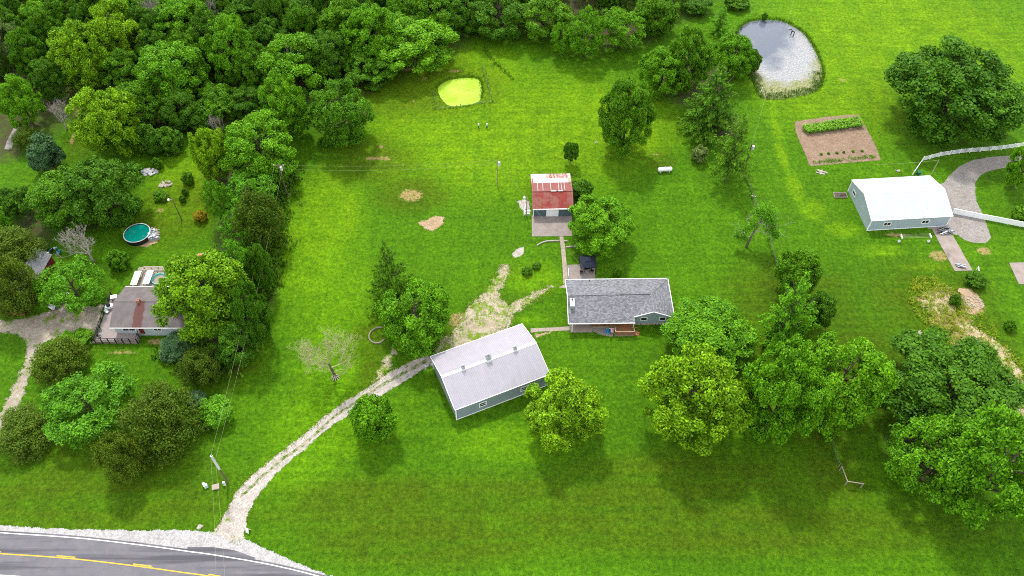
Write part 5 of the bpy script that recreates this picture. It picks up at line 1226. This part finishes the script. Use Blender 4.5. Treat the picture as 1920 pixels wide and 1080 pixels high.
def trunk_mesh(seed):
    """unit tree skeleton: height 1, limbs spread to about 0.6"""
    rr = random.Random(seed); m = MB()
    m.tube([(0,0,-.02),(0.01,0,.04),(rr.uniform(-.02,.02),rr.uniform(-.02,.02),.3),(rr.uniform(-.04,.04),rr.uniform(-.04,.04),.55),(rr.uniform(-.05,.05),rr.uniform(-.05,.05),.88)],[.06,.042,.034,.024,.006],8)
    for k in range(9):
        a = k*2.4+rr.uniform(-.4,.4); z = .24+.06*k; e = rr.uniform(.35,.6)*(1-.5*(z-.24))
        m.tube([(0,0,z),(math.cos(a)*e*.5,math.sin(a)*e*.5,z+.10),(math.cos(a)*e,math.sin(a)*e,z+.24)],[.018,.012,.004],5)
    return m.mesh('trunk', MAT['bark'], True)
TRUNKS = [trunk_mesh(s) for s in (1,2,3)]
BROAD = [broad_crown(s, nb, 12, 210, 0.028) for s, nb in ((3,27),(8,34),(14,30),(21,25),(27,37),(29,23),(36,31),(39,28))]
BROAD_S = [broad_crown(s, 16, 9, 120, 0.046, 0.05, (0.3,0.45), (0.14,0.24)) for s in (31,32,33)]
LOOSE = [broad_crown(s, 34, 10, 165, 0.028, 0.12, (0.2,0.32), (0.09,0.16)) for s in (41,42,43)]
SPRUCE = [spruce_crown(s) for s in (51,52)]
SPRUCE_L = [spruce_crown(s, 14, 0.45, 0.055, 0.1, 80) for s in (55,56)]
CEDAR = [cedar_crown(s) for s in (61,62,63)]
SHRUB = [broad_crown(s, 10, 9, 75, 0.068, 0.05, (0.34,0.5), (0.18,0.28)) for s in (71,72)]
def bare_mesh(seed, depth=5, up=.16, kids=3):
    rr = random.Random(seed); m = MB(); m.tube([(0,0,-.02),(0,0,.12),(0.01,0,.26)],[.045,.034,.028],8)
    for k in range(5):
        a = k*1.26+rr.uniform(-.3,.3); branch_tree(m, rr, (0,0,.18+.02*k), (math.cos(a)*.8,math.sin(a)*.8,.75), .34, .017, depth-1, up, kids, .0022)
    me = m.mesh('branches', MAT['pale_bark'], True); return me
BARE = [bare_mesh(81), bare_mesh(82)]

KINDS = {  # code: crown shapes, leaf material, object name, category
 'b': (BROAD,'leaf_mid','broadleaf_tree','tree'), 'm': (BROAD,'leaf_bright','broadleaf_tree','tree'), 'y': (BROAD,'leaf_yellow','broadleaf_tree','tree'),
 'd': (BROAD,'leaf_dark','broadleaf_tree','tree'), 'l': (LOOSE,'leaf_light','broadleaf_tree','tree'), 'lm': (LOOSE,'leaf_bright','broadleaf_tree','tree'), 'lp': (LOOSE,'leaf_pale','broadleaf_tree','tree'),
 'bs': (BROAD_S,'leaf_mid','young_tree','tree'), 'ms': (BROAD_S,'leaf_bright','young_tree','tree'), 'ds': (BROAD_S,'leaf_dark','young_tree','tree'), 'bl': (BROAD_S,'leaf_light','young_tree','tree'),
 'c': (CEDAR,'leaf_cedar','cedar_tree','tree'), 'p': (SPRUCE,'leaf_spruce','spruce_tree','tree'), 'o': (SPRUCE_L,'leaf_light','conifer_tree','tree'), 'ob': (SPRUCE_L,'leaf_spruce','conifer_tree','tree'),
 'k': (SHRUB,'leaf_mid','shrub','shrub'), 'kd': (SHRUB,'leaf_dark','shrub','shrub'), 'km': (SHRUB,'leaf_bright','shrub','shrub'), 'kb': (SHRUB,'leaf_blue','shrub','shrub'), 'ko': (SHRUB,'leaf_orange','shrub','shrub'), 'kp': (SHRUB,'leaf_pale','shrub','shrub'),
}
def set_mat(o, m):
    o.material_slots[0].link = 'OBJECT'; o.material_slots[0].material = m
ntree = [0]
def plant_tree(x, y, R, V, zc, kind, label, group=None, trunk_dy=0.0):
    ntree[0] += 1; k = ntree[0]; rr = random.Random(k*7+3)
    if kind[0] == 'g':
        r = empty('bare_tree', (x, y, 0), 0, label, 'tree', group)
        b = link('branches', BARE[k % 2], None, r, rot=(0,0,rr.uniform(0,6.28)), scale=(R*1.25, R*1.25, (zc+V)*1.02)); return r
    shapes, mt_, nm, cat = KINDS[kind]
    r = empty(nm, (x, y, 0), 0, label, cat, group)
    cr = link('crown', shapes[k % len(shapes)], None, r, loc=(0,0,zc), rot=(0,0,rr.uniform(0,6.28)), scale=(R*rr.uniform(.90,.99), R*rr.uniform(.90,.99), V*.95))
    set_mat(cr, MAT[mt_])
    h = zc+V*0.9; tk = link('trunk', TRUNKS[k % 3], None, r, rot=(0,0,rr.uniform(0,6.28)), scale=(min(R*1.15,h*.7),)*2+(h,))
    return r

TREES = [
    (25.4, 142.2, 5.95, 8.96, 9.41, 'b', 'tall oak standing alone on the lawn left of the white propane tank'),
    (101.6, 152.1, 13.92, 8.58, 9.01, 'd', 'great dark oak standing alone in the field right of the big pond'),
    (17.8, 113.6, 6.71, 4.73, 5.20, 'm', 'bright maple over the garage pad and patio walk'),
    (36.4, 87.1, 8.42, 3.79, 4.17, 'm', 'bright maple nearest the farmhouse gable'),
    (30.3, 71.0, 8.44, 8.49, 8.91, 'y', 'yellow green maple on the lawn below the farmhouse wing'),
    (44.2, 69.6, 6.75, 10.86, 11.40, 'm', 'left half of the paired maples left of the corner brace'),
    (54.9, 73.1, 7.67, 9.30, 10.04, 'm', 'right half of the paired maples above the corner brace'),
    (8.8, 69.8, 6.80, 6.12, 6.73, 'y', 'yellow green maple touching the right end of the grey barn'),
    (75.5, 74.7, 11.97, 5.39, 5.65, 'd', 'broad dark oak at the edge of the rough grass'),
    (68.7, 60.5, 7.83, 6.73, 7.07, 'lm', 'bright tree with separate leaf clumps at the lower right'),
    (74.6, 56.4, 8.97, 11.08, 11.63, 'lm', 'bright spreading tree cut by the right frame edge'),
    (54.8, 100.4, 3.96, 4.91, 5.40, 'bs', 'dark rounded tree topping the conifer clump on the right lawn'),
    (49.9, 87.9, 5.34, 10.53, 10.00, 'o', 'light feathery conifer in front of the rounded tree'),
    (56.8, 91.7, 3.08, 4.39, 4.92, 'ds', 'small dark tree tucked right of the feathery conifer'),
    (46.1, 148.9, 6.52, 8.84, 9.29, 'p', 'dense spruce left of the big pond'),
    (47.5, 132.1, 5.09, 7.89, 10.65, 'ob', 'loose leaning conifer beside the transformer pole'),
    (36.4, 163.1, 5.90, 5.48, 6.03, 'm', 'bright tree at the left end of the pond grove'),
    (42.3, 164.9, 5.56, 7.48, 8.38, 'b', 'mid green tree in the middle of the pond grove'),
    (53.8, 169.5, 5.37, 5.34, 5.87, 'm', 'bright tree at the left bank of the big pond'),
    (54.7, 188.0, 3.14, 4.17, 3.96, 'o', 'small bright conifer above the pond grove'),
    (59.9, 172.4, 2.67, 2.96, 2.67, 'kd', 'dark bush overhanging the left bank of the big pond'),
    (-22.7, 96.7, 4.66, 9.73, 9.44, 'p', 'slim spruce on the lawn above the stone horseshoe'),
    (-17.6, 89.4, 6.63, 6.44, 6.76, 'm', 'bright maple between the spruce and the grey barn'),
    (-23.4, 69.3, 3.52, 4.26, 4.90, 'ms', 'small tree beside the lower driveway'),
    (-73.7, 72.9, 7.70, 3.47, 3.88, 'l', 'light green tree leftmost on the lower left lawn'),
    (-59.3, 68.7, 6.19, 5.68, 5.56, 'c', 'large dark cedar right of the light green lower tree'),
    (-64.0, 61.6, 3.65, 5.40, 5.29, 'c', 'dark cedar nearest the road on the lower left lawn'),
    (-81.4, 81.5, 4.79, 3.93, 3.85, 'c', 'rounded dark cedar beside the bungalow drive'),
    (-83.7, 68.0, 5.00, 2.50, 2.45, 'c', 'spreading dark cedar at the lower left frame edge'),
    (-56.0, 80.4, 3.68, 3.55, 3.48, 'c', 'small olive cedar below the hedgerow'),
    (-51.7, 72.1, 3.11, 1.80, 1.98, 'bl', 'small light tree under the overhead wires'),
    (-56.2, 75.2, 1.70, 1.10, 0.99, 'kb', 'bluish shrub right of the large dark cedar'),
    (-56.9, 92.8, 8.05, 7.81, 8.28, 'y', 'great yellow green maple overhanging the bungalow'),
    (-84.4, 98.2, 6.33, 4.61, 4.84, 'l', 'light green maple between the red shed and bungalow'),
    (-85.2, 108.1, 6.05, 4.65, 5.12, 'g', 'half dead grey tree above the light green maple'),
    (-92.5, 120.8, 7.20, 5.30, 5.94, 'b', 'rounded green tree left of the pair above the pool'),
    (-83.6, 120.9, 7.82, 6.70, 7.51, 'd', 'dark green tree right of the pair above the pool'),
    (-99.8, 107.8, 5.42, 3.78, 4.34, 'c', 'cedar behind the red shed'),
    (-94.1, 95.8, 4.80, 6.47, 7.25, 'c', 'cedar left of the red shed'),
    (-105.1, 121.7, 3.93, 3.30, 3.69, 'd', 'dark tree at the left frame edge above the shed'),
    (-105.5, 115.9, 2.04, 2.81, 3.09, 'm', 'bright shrubby tree at the left frame edge'),
    (-79.1, 107.0, 1.93, 2.22, 2.00, 'k', 'round shrub on the lawn between pool and bungalow'),
    (-83.8, 88.3, 1.90, 0.95, 0.86, 'km', 'bright shrub at the left of the deck steps'),
    (-80.7, 88.5, 2.20, 1.10, 0.99, 'k', 'spreading shrub at the foot of the deck railing'),
    (-62.1, 86.1, 3.21, 1.61, 1.45, 'kb', 'bluish shrub below the bungalow wall'),
    (-64.7, 132.2, 4.13, 6.65, 7.45, 'y', 'yellow green tree at the top left of the hedgerow'),
    (-54.7, 134.1, 7.85, 6.98, 7.67, 'm', 'large bright tree at the top of the hedgerow'),
    (-67.9, 146.1, 2.76, 3.23, 3.55, 'g', 'bare grey treetop beside the large hedgerow tree'),
    (-60.8, 119.4, 2.69, 5.85, 6.55, 'l', 'light tree on the left side of the hedgerow above the orange bush'),
    (-55.3, 122.7, 5.95, 4.40, 4.92, 'l', 'light green tree below the large bright hedgerow tree'),
    (-50.9, 113.0, 4.93, 6.85, 6.72, 'c', 'dark cedar on the right of the upper hedgerow'),
    (-54.8, 111.7, 4.08, 4.90, 5.49, 'l', 'light tree midway down the hedgerow left side'),
    (-48.3, 101.3, 2.36, 5.94, 6.65, 'd', 'narrow dark tree midway down the hedgerow right side'),
    (-53.6, 101.6, 4.42, 5.58, 6.25, 'l', 'light tree just right of the orange tank'),
    (-47.4, 88.7, 3.37, 7.89, 8.83, 'd', 'dark leafy tree beside the bungalow maple'),
    (-50.3, 85.1, 4.94, 4.22, 4.73, 'd', 'low dark tree at the bottom of the hedgerow'),
    (-51.3, 89.7, 2.96, 4.49, 5.03, 'd', 'dark tree between the bungalow maple and the lower hedgerow'),
    (-89.8, 141.4, 7.07, 7.89, 8.84, 'y', 'yellow green round tree at the front left of the woods'),
    (-112.9, 150.6, 4.78, 6.36, 7.00, 'm', 'bright tree at the left edge beside the gravel path'),
    (-88.1, 149.8, 5.83, 5.33, 5.97, 'b', 'mid green tree right behind the yellow round tree'),
    (-82.3, 141.1, 2.83, 3.90, 3.51, 'kd', 'left dark shrub at the lawn corner above the white rocks'),
    (-78.0, 142.0, 3.15, 3.15, 2.83, 'kd', 'right dark shrub at the lawn corner above the white rocks'),
    (-104.7, 149.3, 4.32, 3.96, 4.35, 'g', 'bare grey tree right of the bright path tree'),
    (-110.6, 142.9, 3.29, 2.54, 2.49, 'c', 'dark cedar beside the gravel path'),
    (-103.8, 136.6, 3.55, 4.57, 4.12, 'kb', 'bluish rounded shrub below the bare grey tree'),
    (-126.5, 175.1, 4.32, 5.90, 6.61, 'lp', 'silvery pale tree at the left frame edge in the woods'),
    (-124.1, 190.3, 4.63, 3.92, 4.31, 'm', 'bright tree near the top left corner'),
    (-118.1, 169.0, 4.16, 6.26, 7.01, 'b', 'mid green tree below the top left corner tree'),
    (-110.2, 160.9, 4.46, 5.16, 5.78, 'd', 'dark tree deep behind the bare grey tree'),
    (-103.0, 165.8, 6.40, 7.73, 8.65, 'y', 'yellow green crown left of the tallest woods crown'),
    (-98.2, 175.6, 6.59, 8.00, 8.96, 'y', 'tall yellow green crown at the top left of the woods'),
    (-94.0, 164.2, 5.15, 5.04, 5.64, 'b', 'mid green crown under the tall yellow crown'),
    (-80.6, 160.1, 8.39, 6.81, 7.49, 'm', 'big bright crown in the middle of the left woods'),
    (-84.7, 183.1, 7.29, 5.72, 6.29, 'm', 'bright crown above the big middle crown'),
    (-91.2, 185.2, 5.20, 6.01, 6.61, 'g', 'bare grey crown between two bright crowns at the top edge'),
    (-77.1, 188.9, 4.73, 4.92, 5.41, 'g', 'second bare grey crown at the top edge of the woods'),
    (-67.5, 167.1, 6.28, 8.45, 9.29, 'm', 'bright crown right of the big middle crown'),
    (-61.6, 164.0, 5.13, 5.84, 6.54, 'b', 'green crown stepping down to the lawn corner'),
    (-53.3, 165.1, 8.60, 6.52, 7.17, 'm', 'bright wide crown above the twin edge trees'),
    (-68.7, 187.9, 6.24, 4.75, 5.32, 'd', 'dark crown at the top edge right of the bare crowns'),
    (-55.4, 188.0, 8.47, 4.64, 5.20, 'd', 'dark wide crown at the top edge of the woods'),
    (-69.3, 154.9, 5.29, 3.18, 3.57, 'b', 'rounded edge tree in the woods bay above the hedgerow'),
    (-62.5, 154.8, 4.28, 3.32, 3.71, 'd', 'dark edge tree in the woods bay'),
    (-77.1, 150.4, 4.76, 4.28, 4.80, 'd', 'dark tree closing the shaded gap right of the yellow round tree'),
    (-73.4, 150.8, 3.75, 2.94, 2.65, 'kd', 'dark low shrub under the rounded bay tree'),
    (-51.8, 147.1, 5.06, 7.54, 8.29, 'm', 'left of the twin trees at the woods edge by the lawn'),
    (-39.1, 145.7, 7.20, 7.17, 8.02, 'b', 'right of the twin trees at the woods edge, jutting onto the lawn'),
    (-41.5, 179.7, 7.24, 7.10, 7.95, 'b', 'green crown at the top edge left of the algae pond woods'),
    (-45.9, 168.7, 6.19, 5.74, 6.43, 'd', 'dark crown behind the twin edge trees'),
    (-35.3, 175.2, 6.93, 7.48, 8.23, 'm', 'bright crown upper left of the algae pond'),
    (-24.7, 174.7, 10.37, 5.38, 5.92, 'm', 'bright wide crown nearest the algae pond'),
    (-21.4, 186.5, 6.60, 5.85, 6.56, 'b', 'green crown at the top edge above the algae pond'),
    (-35.3, 167.7, 6.69, 3.57, 4.00, 'b', 'lower crown at the woods edge left of the algae pond'),
    (-13.9, 189.8, 6.27, 4.93, 5.52, 'd', 'dark crown at the top edge right of the algae pond woods'),
    (-3.3, 188.2, 7.76, 5.14, 5.76, 'd', 'dark crown at the top edge in the middle'),
    (8.5, 187.2, 7.40, 5.10, 5.71, 'b', 'green crown at the top edge left of the bright trio'),
    (12.5, 178.2, 3.10, 4.61, 5.16, 'lm', 'leftmost small tree of the bright trio at the top edge'),
    (18.7, 177.8, 5.08, 6.24, 6.98, 'lm', 'middle tree of the bright trio at the top edge'),
    (27.9, 181.9, 6.40, 4.86, 5.45, 'lm', 'right tree of the bright trio at the top edge'),
    (37.5, 188.6, 5.83, 4.99, 5.58, 'b', 'green tree at the top edge right of the bright trio'),
    (50.1, 198.2, 4.12, 1.85, 2.08, 'ds', 'small dark tree at the top edge above the pond grove'),
    (61.5, 200.4, 3.21, 1.60, 1.44, 'kd', 'dark bush at the top edge above the big pond'),
    (13.1, 137.3, 1.84, 2.37, 3.55, 'ds', 'tiny round tree on the lawn above the garage'),
    (42.3, 138.7, 1.62, 2.12, 1.91, 'kp', 'thin pale shrub between the spruce and propane tank'),
    (15.0, 127.1, 2.65, 2.43, 2.18, 'kd', 'dark rounded bush at the right side of the garage'),
    (3.0, 105.2, 1.02, 0.73, 0.66, 'kd', 'larger of two small bushes near the gravel fork'),
    (5.0, 106.6, 0.86, 0.57, 0.52, 'kd', 'smaller of two small bushes near the gravel fork'),
    (21.1, 104.5, 0.85, 1.30, 1.17, 'k', 'small shrub behind the farmhouse'),
    (78.9, 88.7, 1.91, 0.95, 0.86, 'k', 'rounded green bush beside the pale stone line'),
    (92.0, 102.5, 1.90, 1.27, 1.14, 'kd', 'dark bush right of the slab end'),
    (86.1, 97.4, 1.04, 1.23, 1.11, 'kd', 'small dark bush on the dirt patch'),
    (94.7, 91.3, 1.06, 1.16, 1.04, 'k', 'small weedy bush at the right edge of the rough grass'),
    (-76.5, 126.4, 1.68, 0.87, 0.79, 'k', 'round shrub below the grey stone heap'),
    (-71.6, 131.3, 1.29, 1.49, 1.34, 'k', 'pale green shrub on the neighbour lawn by the hedgerow'),
    (-71.3, 127.4, 0.70, 0.89, 0.80, 'kd', 'upper of two tiny dark shrubs on the neighbour lawn'),
    (-71.3, 125.4, 0.69, 0.88, 0.80, 'kd', 'lower of two tiny dark shrubs on the neighbour lawn'),
    (-66.0, 120.1, 1.36, 1.36, 1.22, 'ko', 'orange flowering bush at the hedgerow edge'),
    (-84.0, 134.1, 1.30, 2.01, 1.81, 'kd', 'dark shrub left of the white rocks'),
    (-79.5, 136.0, 1.08, 1.44, 1.30, 'k', 'leafy shrub above the white rocks'),
    (110.6, 130.0, 3.72, 5.96, 6.56, 'm', 'bright tree at the right frame edge below the white fence'),
    (109.5, 120.3, 2.82, 1.85, 1.66, 'k', 'shrub at the right frame edge below the white fence'),
    (68.2, 194.9, 0.86, 0.86, 0.78, 'kd', 'tiny dark shrub on the far bank of the big pond'),
]
for row in TREES: plant_tree(*row)

# trees packed behind the named ones, filling the woods and carrying them past the top of the frame
WOODS = [(-162.60, 220.60), (-9.29, 220.60), (46.46, 220.60), (43.95, 200.25), (5.82, 197.67), (-14.42, 194.62), (-27.96, 183.88), (-43.52, 174.66), (-54.04, 172.43), (-80.78, 165.93), (-105.37, 172.43), (-112.19, 164.87), (-119.18, 165.93), (-131.60, 157.65), (-139.96, 168.07)]
wx = np.array([r[0] for r in TREES if r[5][0] not in 'kg']); wy = np.array([r[1] for r in TREES if r[5][0] not in 'kg'])
rr = random.Random(77); pts = [(a, b) for a, b in zip(wx, wy)]
xs = [q[0] for q in WOODS]; ys = [q[1] for q in WOODS]; added = 0
for _ in range(4000):
    q = (rr.uniform(min(xs), max(xs)), rr.uniform(min(ys), min(max(ys), 236)))
    if inside_dist(np.array([q[0]]), np.array([q[1]]), WOODS)[0] < 1: continue
    if min(math.dist(q, k) for k in pts) < 6.2: continue
    pts.append(q); added += 1
    R = rr.uniform(3.6,5.6); V = R*rr.uniform(1.0,1.5); kd_ = rr.choice('bbdmd')
    plant_tree(q[0], q[1], R, V, V*1.12, kd_, {'b':'green broadleaf tree packed between others deep in the top woods','d':'dark broadleaf tree packed between others deep in the top woods','m':'bright broadleaf tree packed between others deep in the top woods'}[kd_], {'b':'green trees filling the woods','d':'dark trees filling the woods','m':'bright trees filling the woods'}[kd_])
    if added > 90: break

# bare standing tree with splintered base, and the leaning half bare tree
dt = empty('bare_tree', (-32.21, 80.38), 0, 'leafless pale tree with stripped trunk base on the open lawn', 'tree')
rr = random.Random(4); m = MB()
H0 = 8.6
m.tube([(0,0,0),(-.1,.1,1.2),(-.25,.1,2.6),(-.5,.2,4.4)],[.36,.27,.23,.17],8)
m.build('trunk', MAT['bark'], dt, True)
m = MB()
for p0, d, L, r in (((-.5,.2,4.4),(-.75,.2,.9),3.3,.11),((-.5,.2,4.4),(.35,.1,1.0),3.6,.12),((-.3,.1,3.2),(1.0,-.1,.45),4.0,.11),((-.2,.1,2.2),(-1.0,.25,.25),3.4,.07),((-.35,.1,3.4),(-1.0,-.2,.55),3.2,.06),((-.1,.1,1.8),(1.0,-.1,.25),3.0,.06),((-.1,.1,1.3),(-.9,.1,.5),2.0,.05),((-.5,.2,4.2),(-.2,.5,1.0),3.0,.08)):
    branch_tree(m, rr, p0, d, L, r*1.25, 4, .16, 3, .021)
m.build('branches', MAT['twig'], dt)
m = MB()
for k in range(9): a = k*.7; m.bar((0,0,.7+.3*(k%2)),(math.cos(a)*.75,math.sin(a)*.75,.0),.16,.1)
m.build('splintered_base', MAT['limestone'], dt)
ln = empty('leaning_tree', (48.46, 112.26), 0, 'sparse leaning tree with long bare trunk on the fence line', 'tree')
m = MB(); ax = [(0,0,0),(.6,.5,3.0),(1.5,1.0,6.5),(2.0,1.5,9.5)]
m.tube(ax,[.30,.22,.15,.06],8); m.build('trunk', MAT['grey_bark'], ln, True)
m = MB(); rr = random.Random(12)
for z, a, L in ((2.5,3.0,2.2),(3.2,.3,2.4),(3.6,3.4,3.0),(4.4,5.8,2.6),(5.0,2.6,2.4),(5.4,.8,3.0),(6.2,6.0,3.4),(7.0,2.0,2.2)):
    f = z/9.5; branch_tree(m, rr, (2.0*f,1.4*f,z), (math.cos(a),math.sin(a),.25), L, .05, 2, .05, 3, .012)
m.build('branches', MAT['pale_bark'], ln)
def spray(pts_, n, rad, seed, size, mat, name, parent):
    rs = np.random.RandomState(seed); Cs = []; Ns = []
    for (x,y,z,k) in pts_:
        d = unit_dirs(n, rs); Cs.append(np.array([x,y,z])+d*np.array([1.0,1.0,.45])*rad*k*rs.uniform(.2,1,(n,1))); Ns.append(rs.normal(size=(n,3))*.6+np.array([0,0,.8]))
    me = leaves_mesh(name, np.concatenate(Cs), np.concatenate(Ns), size, .45, rs.uniform(0,1,n*len(pts_)), seed); o_ = link(name, me, None, parent); set_mat(o_, MAT[mat]); return o_
spray([(2.1,1.6,9.6,1.2),(1.4,1.6,8.9,1.2),(2.9,1.2,8.6,1.3),(3.4,.6,7.2,1.0),(4.2,.4,6.2,.9),(2.4,1.8,8.0,1.2),(3.8,1.6,7.8,1.0),(4.4,-.3,4.9,.8),(5.0,-.6,4.2,.6),(-1.0,.6,4.6,.9),(-1.9,.5,4.0,.8),(-2.4,.2,3.2,.6),(-1.2,-.4,3.0,.6),(0.6,1.8,8.4,.9),(2.6,2.2,9.0,1.3),(3.2,1.8,6.8,1.1),(1.6,2.4,7.6,1.1),(0.2,.9,5.6,.9),(3.9,.2,5.6,.9)], 420, 1.7, 5, .16, 'leaf_light', 'crown', ln)

# corn rows, garden plants
gl = ((68.22, 149.40), (82.41, 152.69)); gb = ((68.79, 147.50), (82.62, 150.17))
for i, nm in enumerate(('back', 'second', 'third', 'front')):
    f = i/3; a = (gl[0][0]+(gb[0][0]-gl[0][0])*f, gl[0][1]+(gb[0][1]-gl[0][1])*f); b = (gl[1][0]+(gb[1][0]-gl[1][0])*f, gl[1][1]+(gb[1][1]-gl[1][1])*f)
    rs = np.random.RandomState(90+i); L = math.dist(a,b); n = int(L/.28); Cs, Ns, Al, tn = [], [], [], []
    for j in range(n):
        g = (j+.5)/n; px, py = (b[0]-a[0])*g+rs.normal()*.06, (b[1]-a[1])*g+rs.normal()*.06; hh = 1.25*rs.uniform(.8,1.15)
        for q in range(11):
            an = rs.uniform(0,6.28); z = hh*rs.uniform(.25,1); Cs.append((px+.22*math.cos(an),py+.22*math.sin(an),z)); Al.append((math.cos(an),math.sin(an),.35)); Ns.append((-.3*math.cos(an),-.3*math.sin(an),1)); tn.append(rs.uniform(.1,1))
    me = leaves_mesh('corn_row', np.array(Cs), np.array(Ns), .36, .26, np.array(tn), 91+i, np.array(Al))
    r = empty('corn_row', a, 0, ('backmost' if i == 0 else 'frontmost' if i == 3 else nm+' from the back')+' row of corn in the vegetable garden', 'crop', 'corn rows')
    o_ = link('corn_leaves', me, None, r); set_mat(o_, MAT['corn_leaf'])
    st_ = MB()
    for j in range(n): g = (j+.5)/n; st_.bar(((b[0]-a[0])*g,(b[1]-a[1])*g,0),((b[0]-a[0])*g,(b[1]-a[1])*g,1.1),.035)
    st_.build('stalks', MAT['green_plastic'], r)
for j, (x, y) in enumerate([(70.68, 140.49), (72.37, 140.67), (74.39, 140.94), (76.04, 141.16), (78.20, 141.46), (80.33, 141.66)]):
    plant_tree(x, y, .34, .22, .2, 'k', ('first','second','third','fourth','fifth','sixth')[j]+' small plant from the left in the low garden row', 'garden seedlings')

# ---------------------------------------------------------------- rough grass and weeds (uncountable)
def tufts(name, label, spots, mat, seed, blade=.34, per=7, aspect=.22, spread=.25):
    rs = np.random.RandomState(seed); S = np.array(spots); n = len(S)
    base = np.repeat(S, per, 0); m_ = len(base); an = rs.uniform(0,6.28,m_); le = rs.uniform(.2,.9,m_)
    d = np.stack([np.cos(an)*le, np.sin(an)*le, np.ones(m_)], 1); d /= np.linalg.norm(d, axis=1, keepdims=True)
    ln_ = blade*rs.uniform(.5,1.2,(m_,1)); C = base+np.concatenate([rs.normal(size=(m_,2))*spread, np.zeros((m_,1))],1)+d*ln_*.9
    N = np.cross(d, np.stack([-np.sin(an), np.cos(an), np.zeros(m_)],1))+rs.normal(size=(m_,3))*.3
    me = leaves_mesh(name, C, N, blade, aspect, np.repeat(rs.uniform(0,1,n),per)*.6+rs.uniform(0,.4,m_), seed, d*3)
    o_ = link(name, me); set_mat(o_, MAT[mat]); tag(o_, label, 'grass', None, 'stuff'); return o_
def along(pts, width, dens, seed, z=0.0):
    rs = random.Random(seed); out = []
    for q in resample(pts, 1.0/dens, False): out.append((q[0]+rs.gauss(0,width), q[1]+rs.gauss(0,width), z))
    return out
pond_rim = along([(q[0],q[1]) for q in POND]+[(POND[0][0],POND[0][1])], .22, 5, 1, -.15)
pond_in = [(q[0], q[1], -.35) for q in along([(PC[0]+(q[0]-PC[0])*.93, PC[1]+(q[1]-PC[1])*.90) for q in POND if q[1] < PC[1]-4], .7, 8, 2)]
tufts('pond_reeds', 'dark reeds and weeds lining the banks of the big pond', pond_rim+pond_in, 'dark_weed', 1, .3, 6)
AC = np.array(ALGAE).mean(0); alg_rim = along([(q[0],q[1]) for q in ALGAE if q[1] > AC[1]+.5 or q[0] > AC[0]+5], .12, 5, 3, -.1)
tufts('pond_reeds', 'dark weeds lining the rim of the algae covered pond', alg_rim, 'dark_weed', 2, .26, 6)
fl_ = along(FENCE_R, .28, 2.2, 4)+along(FENCE_R2, .28, 2.2, 5)+along([(58.13, 58.89), (60.00, 58.32), (62.16, 58.13)], .2, 3, 6)+along([(-19.22, 161.94), (-18.31, 156.45), (-11.61, 157.65), (-4.67, 159.07), (-6.09, 165.93), (-7.44, 172.88)], .12, 1.2, 7)+along([(-7.65, 181.99), (-4.92, 176.01), (-2.02, 171.77), (0.40, 168.07)], .3, 3.5, 8)
tufts('fence_weeds', 'long grass and weeds growing along the wire fence lines', fl_, 'dark_weed', 3, .3, 6)
rs_ = random.Random(6); rough = []
for (x, y, rx, ry, n) in ((*(83.2, 96.7, 5.7, 5.9),200),(*(85.4, 90.9, 6.6, 6.9),200),(*(88.8, 83.6, 5.4, 5.3),180),(*(89.5, 77.9, 3.8, 5.1),110),(*(82.6, 101.3, 4.2, 2.7),120)):
    for i in range(n): a, k = rs_.uniform(0,6.28), math.sqrt(rs_.random()); rough.append((x+rx*k*math.cos(a), y+ry*k*math.sin(a), 0))
tufts('rough_grass', 'unmown yellow green grass and weeds right of the white barn slab', rough, 'weed_leaf', 4, .34, 6)
edge = along(drive[:18], .3, 3, 9)+along(drive[30:], .3, 3, 10)+along(worn, .7, 5, 11)
tufts('verge_weeds', 'scattered weeds along the edges of the gravel driveway', edge, 'weed_leaf', 5, .16, 6, .3, .2)
gw = []
for i in range(110): f = rs_.random(); a, b = (68.17, 137.81), (82.86, 139.77); gw.append((a[0]+(b[0]-a[0])*f, a[1]+(b[1]-a[1])*f+rs_.gauss(0,.3), 0))
tufts('garden_weeds', 'strip of green weeds along the near edge of the vegetable garden', gw, 'corn_leaf', 6, .22, 7)
under = []
for _ in range(5000):
    q = (rs_.uniform(-140,60), rs_.uniform(140,215))
    under.append(q)
U = np.array(under); dd = inside_dist(U[:,0], U[:,1], WOODS); und = [(a[0],a[1],0) for a, k in zip(under, dd) if k > -4]
tufts('undergrowth', 'dark leafy undergrowth on the floor of the woods', und, 'dark_weed', 7, .6, 7, .5, .7)
hg = along([(-58.69, 98.66), (-52.36, 93.45), (-49.26, 98.66), (-49.76, 109.78), (-50.31, 121.90), (-50.61, 133.45), (-65.00, 147.88), (-69.11, 138.70)], 1.6, 9, 14)+along([(-65.74, 86.01), (-60.46, 84.82), (-53.00, 82.46), (-49.30, 88.44)], 1.2, 7, 15)
tufts('undergrowth', 'dark leafy undergrowth beneath the hedgerow trees', hg, 'dark_weed', 8, .5, 7, .5, .5)
